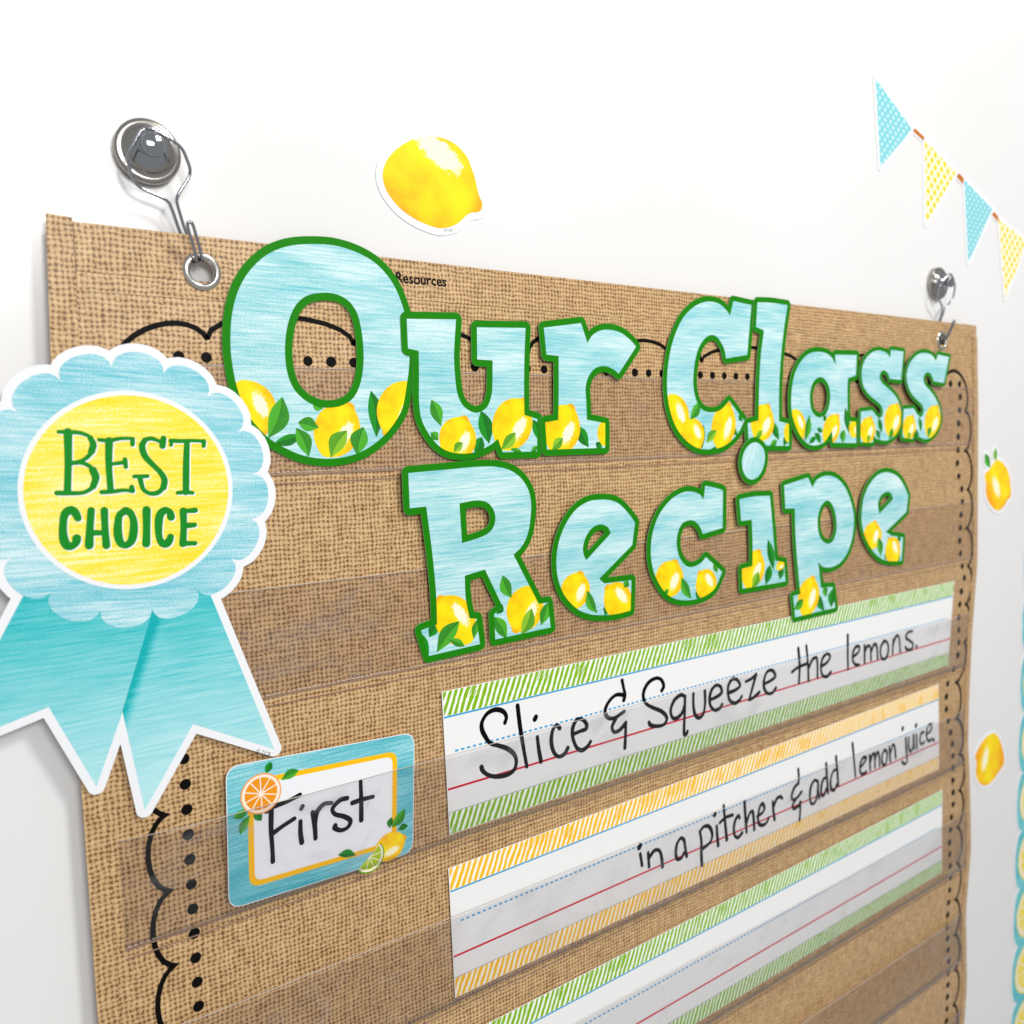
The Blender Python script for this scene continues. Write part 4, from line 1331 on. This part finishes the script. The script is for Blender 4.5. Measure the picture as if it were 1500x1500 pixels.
def sentence_strip(corners, hatch, words, label, h, ink_w=3.15):
    bx = bounds([np.array(corners)], 0)
    S = thing('sentence_strip', label, 'sentence strip', (bx[0] + bx[2]) / 2, bx[3], h, 'lined sentence strips in the pockets')
    part('card', [np.array(corners, float)], h, h + 0.3, M['paper'], S, S)
    z = h + 0.34
    uvf = lambda q: ((q[0]) / 100, (q[1]) / 100)
    part('hatched_band', [band(corners, 0.0012, 0.9988, 0.004, 0.172)], h + 0.28, z, hatch, S, S, uvf)
    part('hatched_band', [band(corners, 0.0012, 0.9988, 0.852, 0.996)], h + 0.28, z, hatch, S, S, lambda q: (q[0] / 100 + 3.3, q[1] / 100))
    part('ruled_line', [band(corners, 0.001, 0.999, 0.174, 0.186)], h + 0.28, z, M['line_blue'], S, S)
    part('ruled_line', [band(corners, 0.001, 0.999, 0.674, 0.690)], h + 0.28, z, M['line_red'], S, S)
    part('ruled_line', [band(corners, 0.001, 0.999, 0.845, 0.849)], h + 0.28, z, M['line_grey'], S, S)
    dashes = []
    for k in range(136):
        s0 = 0.012 + k * 0.00727
        if s0 < 0.985:
            dashes.append(band(corners, s0, s0 + 0.0040, 0.420, 0.434))
    part('dashed_line', dashes, h + 0.28, z, M['line_blue'], S, S)
    for w in words:
        st = [(ink_w * (1.3 if math.dist(s[0][:2], s[-1][:2]) < 3 and len(s) == 2 else 1.0), smooth(s, False, 5)) for s in w]
        lo = contours(lambda q: stroke_field(st, q), bounds([s for _, s in st], 3), 0.35, 0.03)
        part('handwriting', lo, z - 0.01, z + 0.03, M['ink'], S, S)
    return S


sentence_strip([(202.3, 266.3), (828.0, 268.7), (819.0, 358.2), (204.7, 360.9)], M['hatch_green'], STRIP_ONE_WORDS,
               'green-striped sentence strip with handwriting Slice & Squeeze the lemons', 1.0)
sentence_strip([(203.0, 383.0), (800.2, 374.9), (805.2, 468.2), (205.0, 472.0)], M['hatch_yellow'], STRIP_TWO_WORDS,
               'yellow-striped sentence strip with handwriting about a pitcher and lemon juice', 1.0)
sentence_strip([(204.0, 501.0), (812.2, 493.0), (815.0, 586.0), (206.0, 592.0)], M['hatch_green'], [],
               'blank green-striped sentence strip below the yellow-striped one', 1.0)

# ------------------------------------------------------------------ name card
CARD = [(66.0, 280.2), (180.6, 286.6), (176.6, 362.6), (63.5, 360.0)]
HC = 4.0
card = thing('word_card', 'teal-bordered card with an orange slice, a lemon and the handwritten word First', 'card', 121, 361, HC)
part('card', [rounded_quad(CARD, 8)], HC, HC + 0.3, M['white'], card, card)
part('border', [rounded_quad([bil(CARD, s, t) for s, t in ((0.004, 0.006), (0.996, 0.006), (0.996, 0.994), (0.004, 0.994))], 7.8)], HC + 0.25, HC + 0.33, M['card_blue'], card, card)
part('yellow_frame', [rounded_quad([bil(CARD, s, t) for s, t in ((0.10, 0.125), (0.897, 0.125), (0.897, 0.89), (0.10, 0.89))], 7)], HC + 0.30, HC + 0.36, M['card_yellow'], card, card)
part('panel', [rounded_quad([bil(CARD, s, t) for s, t in ((0.128, 0.163), (0.869, 0.163), (0.869, 0.852), (0.128, 0.852))], 4.8)], HC + 0.33, HC + 0.40, M['white'], card, card)


def citrus(name, cx, cy, r, a0, a1, rind, flesh, segs, parent, root, h):
    """Round or half slice: rind, pith and separate flesh segments."""
    def sector(rad, b0, b1, n=40):
        t = np.linspace(b0, b1, n)
        return np.column_stack([cx + rad * np.cos(t), cy + rad * np.sin(t)])
    full = abs(a1 - a0 - 2 * math.pi) < 1e-6
    sl = part(name, [sector(r, a0, a1, 64)[:-1] if full else sector(r, a0, a1)], h, h + 0.05, rind, parent, root)
    part('pith', [sector(r * 0.93, a0, a1, 64)[:-1] if full else sector(r * 0.92, a0, a1)], h + 0.04, h + 0.075, M['pith'], sl, root)
    for k in range(segs):
        b0, b1 = a0 + (a1 - a0) * k / segs, a0 + (a1 - a0) * (k + 1) / segs
        g = 0.035
        mid = (b0 + b1) / 2
        ctr = np.array((cx + r * 0.10 * math.cos(mid), cy + r * 0.10 * math.sin(mid)))
        lp = np.vstack([[ctr], sector(r * 0.80, b0 + g, b1 - g, 8)])
        part('segment', [lp], h + 0.07, h + 0.10, flesh, sl, root)
    return sl


def card_pt(fx, fy):
    return bil(CARD, fx, fy)


oc = card_pt(0.165, 0.235)
hh = HC + 0.42
for f in [(0.215, 0.02, 0.19, 0.10, 2.1), (0.355, 0.122, 0.265, 0.17, 2.6), (0.03, 0.365, 0.105, 0.32, 2.4), (0.06, 0.49, 0.11, 0.37, 2.3), (0.165, 0.43, 0.125, 0.35, 2.2)]:
    a_, b_ = card_pt(f[0], f[1]), card_pt(f[2], f[3])
    lp, uvf = leaf_loop((a_[0], a_[1], b_[0], b_[1], f[4]))
    part('leaf', [lp], hh - 0.03, hh, M['leaf0' if f[4] > 2.25 else 'leaf1'], card, card, uvf)
    hh += 0.01
citrus('orange_slice', oc[0], oc[1], 11.4, 0.3, 0.3 + 2 * math.pi, M['orange_rind'], M['orange_flesh'], 10, card, card, hh)
hh += 0.12
for f in [(0.865, 0.655, 0.855, 0.74, 2.0, 1), (0.945, 0.615, 0.865, 0.74, 3.0, 0), (0.965, 0.76, 0.905, 0.775, 2.0, 1), (0.56, 0.835, 0.66, 0.88, 2.3, 1)]:
    a_, b_ = card_pt(f[0], f[1]), card_pt(f[2], f[3])
    lp, uvf = leaf_loop((a_[0], a_[1], b_[0], b_[1], f[4]))
    part('leaf', [lp], hh - 0.03, hh, M['leaf%d' % f[5]], card, card, uvf)
    hh += 0.01
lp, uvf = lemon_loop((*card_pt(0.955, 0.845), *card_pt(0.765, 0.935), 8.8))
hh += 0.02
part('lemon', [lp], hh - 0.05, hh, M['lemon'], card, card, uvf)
lc = card_pt(0.735, 0.92)
citrus('lime_slice', lc[0], lc[1], 10.0, math.radians(-38), math.radians(142), M['lime_rind'], M['lime_flesh'], 5, card, card, hh + 0.02)
for w in CARD_WORD:
    st = [(2.75, smooth(s, False, 5)) for s in w]
    lo = contours(lambda q: stroke_field(st, q), bounds([s for _, s in st], 3), 0.3, 0.02)
    part('handwriting', lo, HC + 0.40, HC + 0.46, M['ink'], card, card)

# ------------------------------------------------------------------ stickers on the board


def lemon_sticker(outline, leaves, label, tip, base, side, margin):
    body = smooth(outline)
    bx = bounds([body], 0)
    T = thing('lemon_sticker', label, 'sticker', (bx[0] + bx[2]) / 2, bx[3], -GAP, 'lemon stickers on the whiteboard')
    lv = [leaf_loop(f) for f in leaves]
    shapes = [body] + [l for l, _ in lv]
    lo = contours(lambda q: np.min([sdf([s], q) for s in shapes], axis=0) - margin, bounds(shapes, margin + 2), 0.5, 0.03)
    h = -GAP + 0.05
    part('card', lo, h, h + 0.45, M['white'], T, T)
    for (l, uvf), f in zip(lv, leaves):
        part('leaf', [l], h + 0.44, h + 0.50, M['leaf%d' % f[5]], T, T, uvf)
    tip, base = np.array(tip, float), np.array(base, float)
    m_, half = (tip + base) / 2, np.linalg.norm(tip - base) / 2
    ax = (base - tip) / (2 * half)
    nr = np.array((-ax[1], ax[0])) * side
    w = half * 0.74
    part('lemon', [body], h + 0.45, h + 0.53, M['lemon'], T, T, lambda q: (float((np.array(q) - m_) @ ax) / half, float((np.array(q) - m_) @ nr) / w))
    return T


tl_ = np.array([q[:2] for q in TOP_LEMON])
top = lemon_sticker(TOP_LEMON, [], 'large yellow lemon sticker with white edge above the chart and the capital O', (248, -40), (178, -78), 1, 4.4)
text_mesh('small_print', '\u00a9TCR', 2.4, (219.5, -21.6), -0.12, M['tiny'], top, top, -GAP + 0.52, 0.0)
rl = np.array([q[:2] for q in RIGHT_LEMON])
cxr, cyr = rl.mean(0)
lemon_sticker(RIGHT_LEMON, RIGHT_LEMON_LEAVES, 'small lemon sticker with two green leaves beside the chart edge', (cxr + 22, cyr + 22), (cxr - 14, cyr - 26), -1, 3.4)
ll = np.array([q[:2] for q in LOW_LEMON])
cxl, cyl = ll.mean(0)
lemon_sticker(LOW_LEMON, [], 'small leafless lemon sticker between the chart edge and scalloped border trim', (cxl - 8, cyl + 30), (cxl + 8, cyl - 30), -1, 3.4)

# ------------------------------------------------------------------ bunting cut from card
bunting = thing('bunting', 'string of paper bunting with yellow check and blue dotted pennants on the whiteboard', 'bunting', 815, -100, -GAP)
tri = [np.array([q[:2] for q in t], float) for t in PENNANTS]
strs = [np.array([q[:2] for q in t], float) for t in STRINGS]
lo = contours(lambda q: np.min([sdf([s], q) - 3.6 for s in tri] + [sdf([s], q) - 2.0 for s in strs], axis=0), bounds(tri, 6), 0.6, 0.04)
hb = -GAP + 0.1
part('card', lo, hb, hb + 0.45, M['white'], bunting, bunting)
for k, t in enumerate(tri):
    part('pennant', [t], hb + 0.44, hb + 0.52, M['flag_blue'] if k % 2 == 0 else M['flag_yellow'], bunting, bunting)
for t in strs:
    part('string', [t], hb + 0.44, hb + 0.55, M['string'], bunting, bunting)

# ------------------------------------------------------------------ scalloped border trim at the board's edge
trim = thing('border_trim', 'teal scalloped border trim with lemon slices along the whiteboard beyond the lemon stickers', 'border trim', 1040, 900, -GAP)
edge_pts, inner_pts = [], []
Y0 = 528.8 - 74.8 * 9
for k in range(14):
    ya, yb = Y0 + 74.8 * k, Y0 + 74.8 * (k + 1)
    for i in range(12):
        t = math.pi * i / 12
        edge_pts.append((1022 - 17.5 * math.sin(t)**0.8, (ya + yb) / 2 - math.cos(t) * 37.4))
edge_pts = np.array(edge_pts + [(1022, Y0 + 74.8 * 14)])
full = np.vstack([edge_pts, [(1084, edge_pts[-1][1]), (1084, edge_pts[0][1])]])
part('card', [full + np.array((-3.0, 0))], -GAP + 0.05, -GAP + 0.5, M['white'], trim, trim)
part('teal_edge', [full], -GAP + 0.45, -GAP + 0.58, M['trim_teal'], trim, trim)
for k in range(14):
    yc = Y0 + 74.8 * (k + 0.5)
    citrus('lemon_slice', 1045.0, yc, 33.0, 0.2, 0.2 + 2 * math.pi, M['lemon_slice'], M['lemon_slice'], 9, trim, trim, -GAP + 0.62)
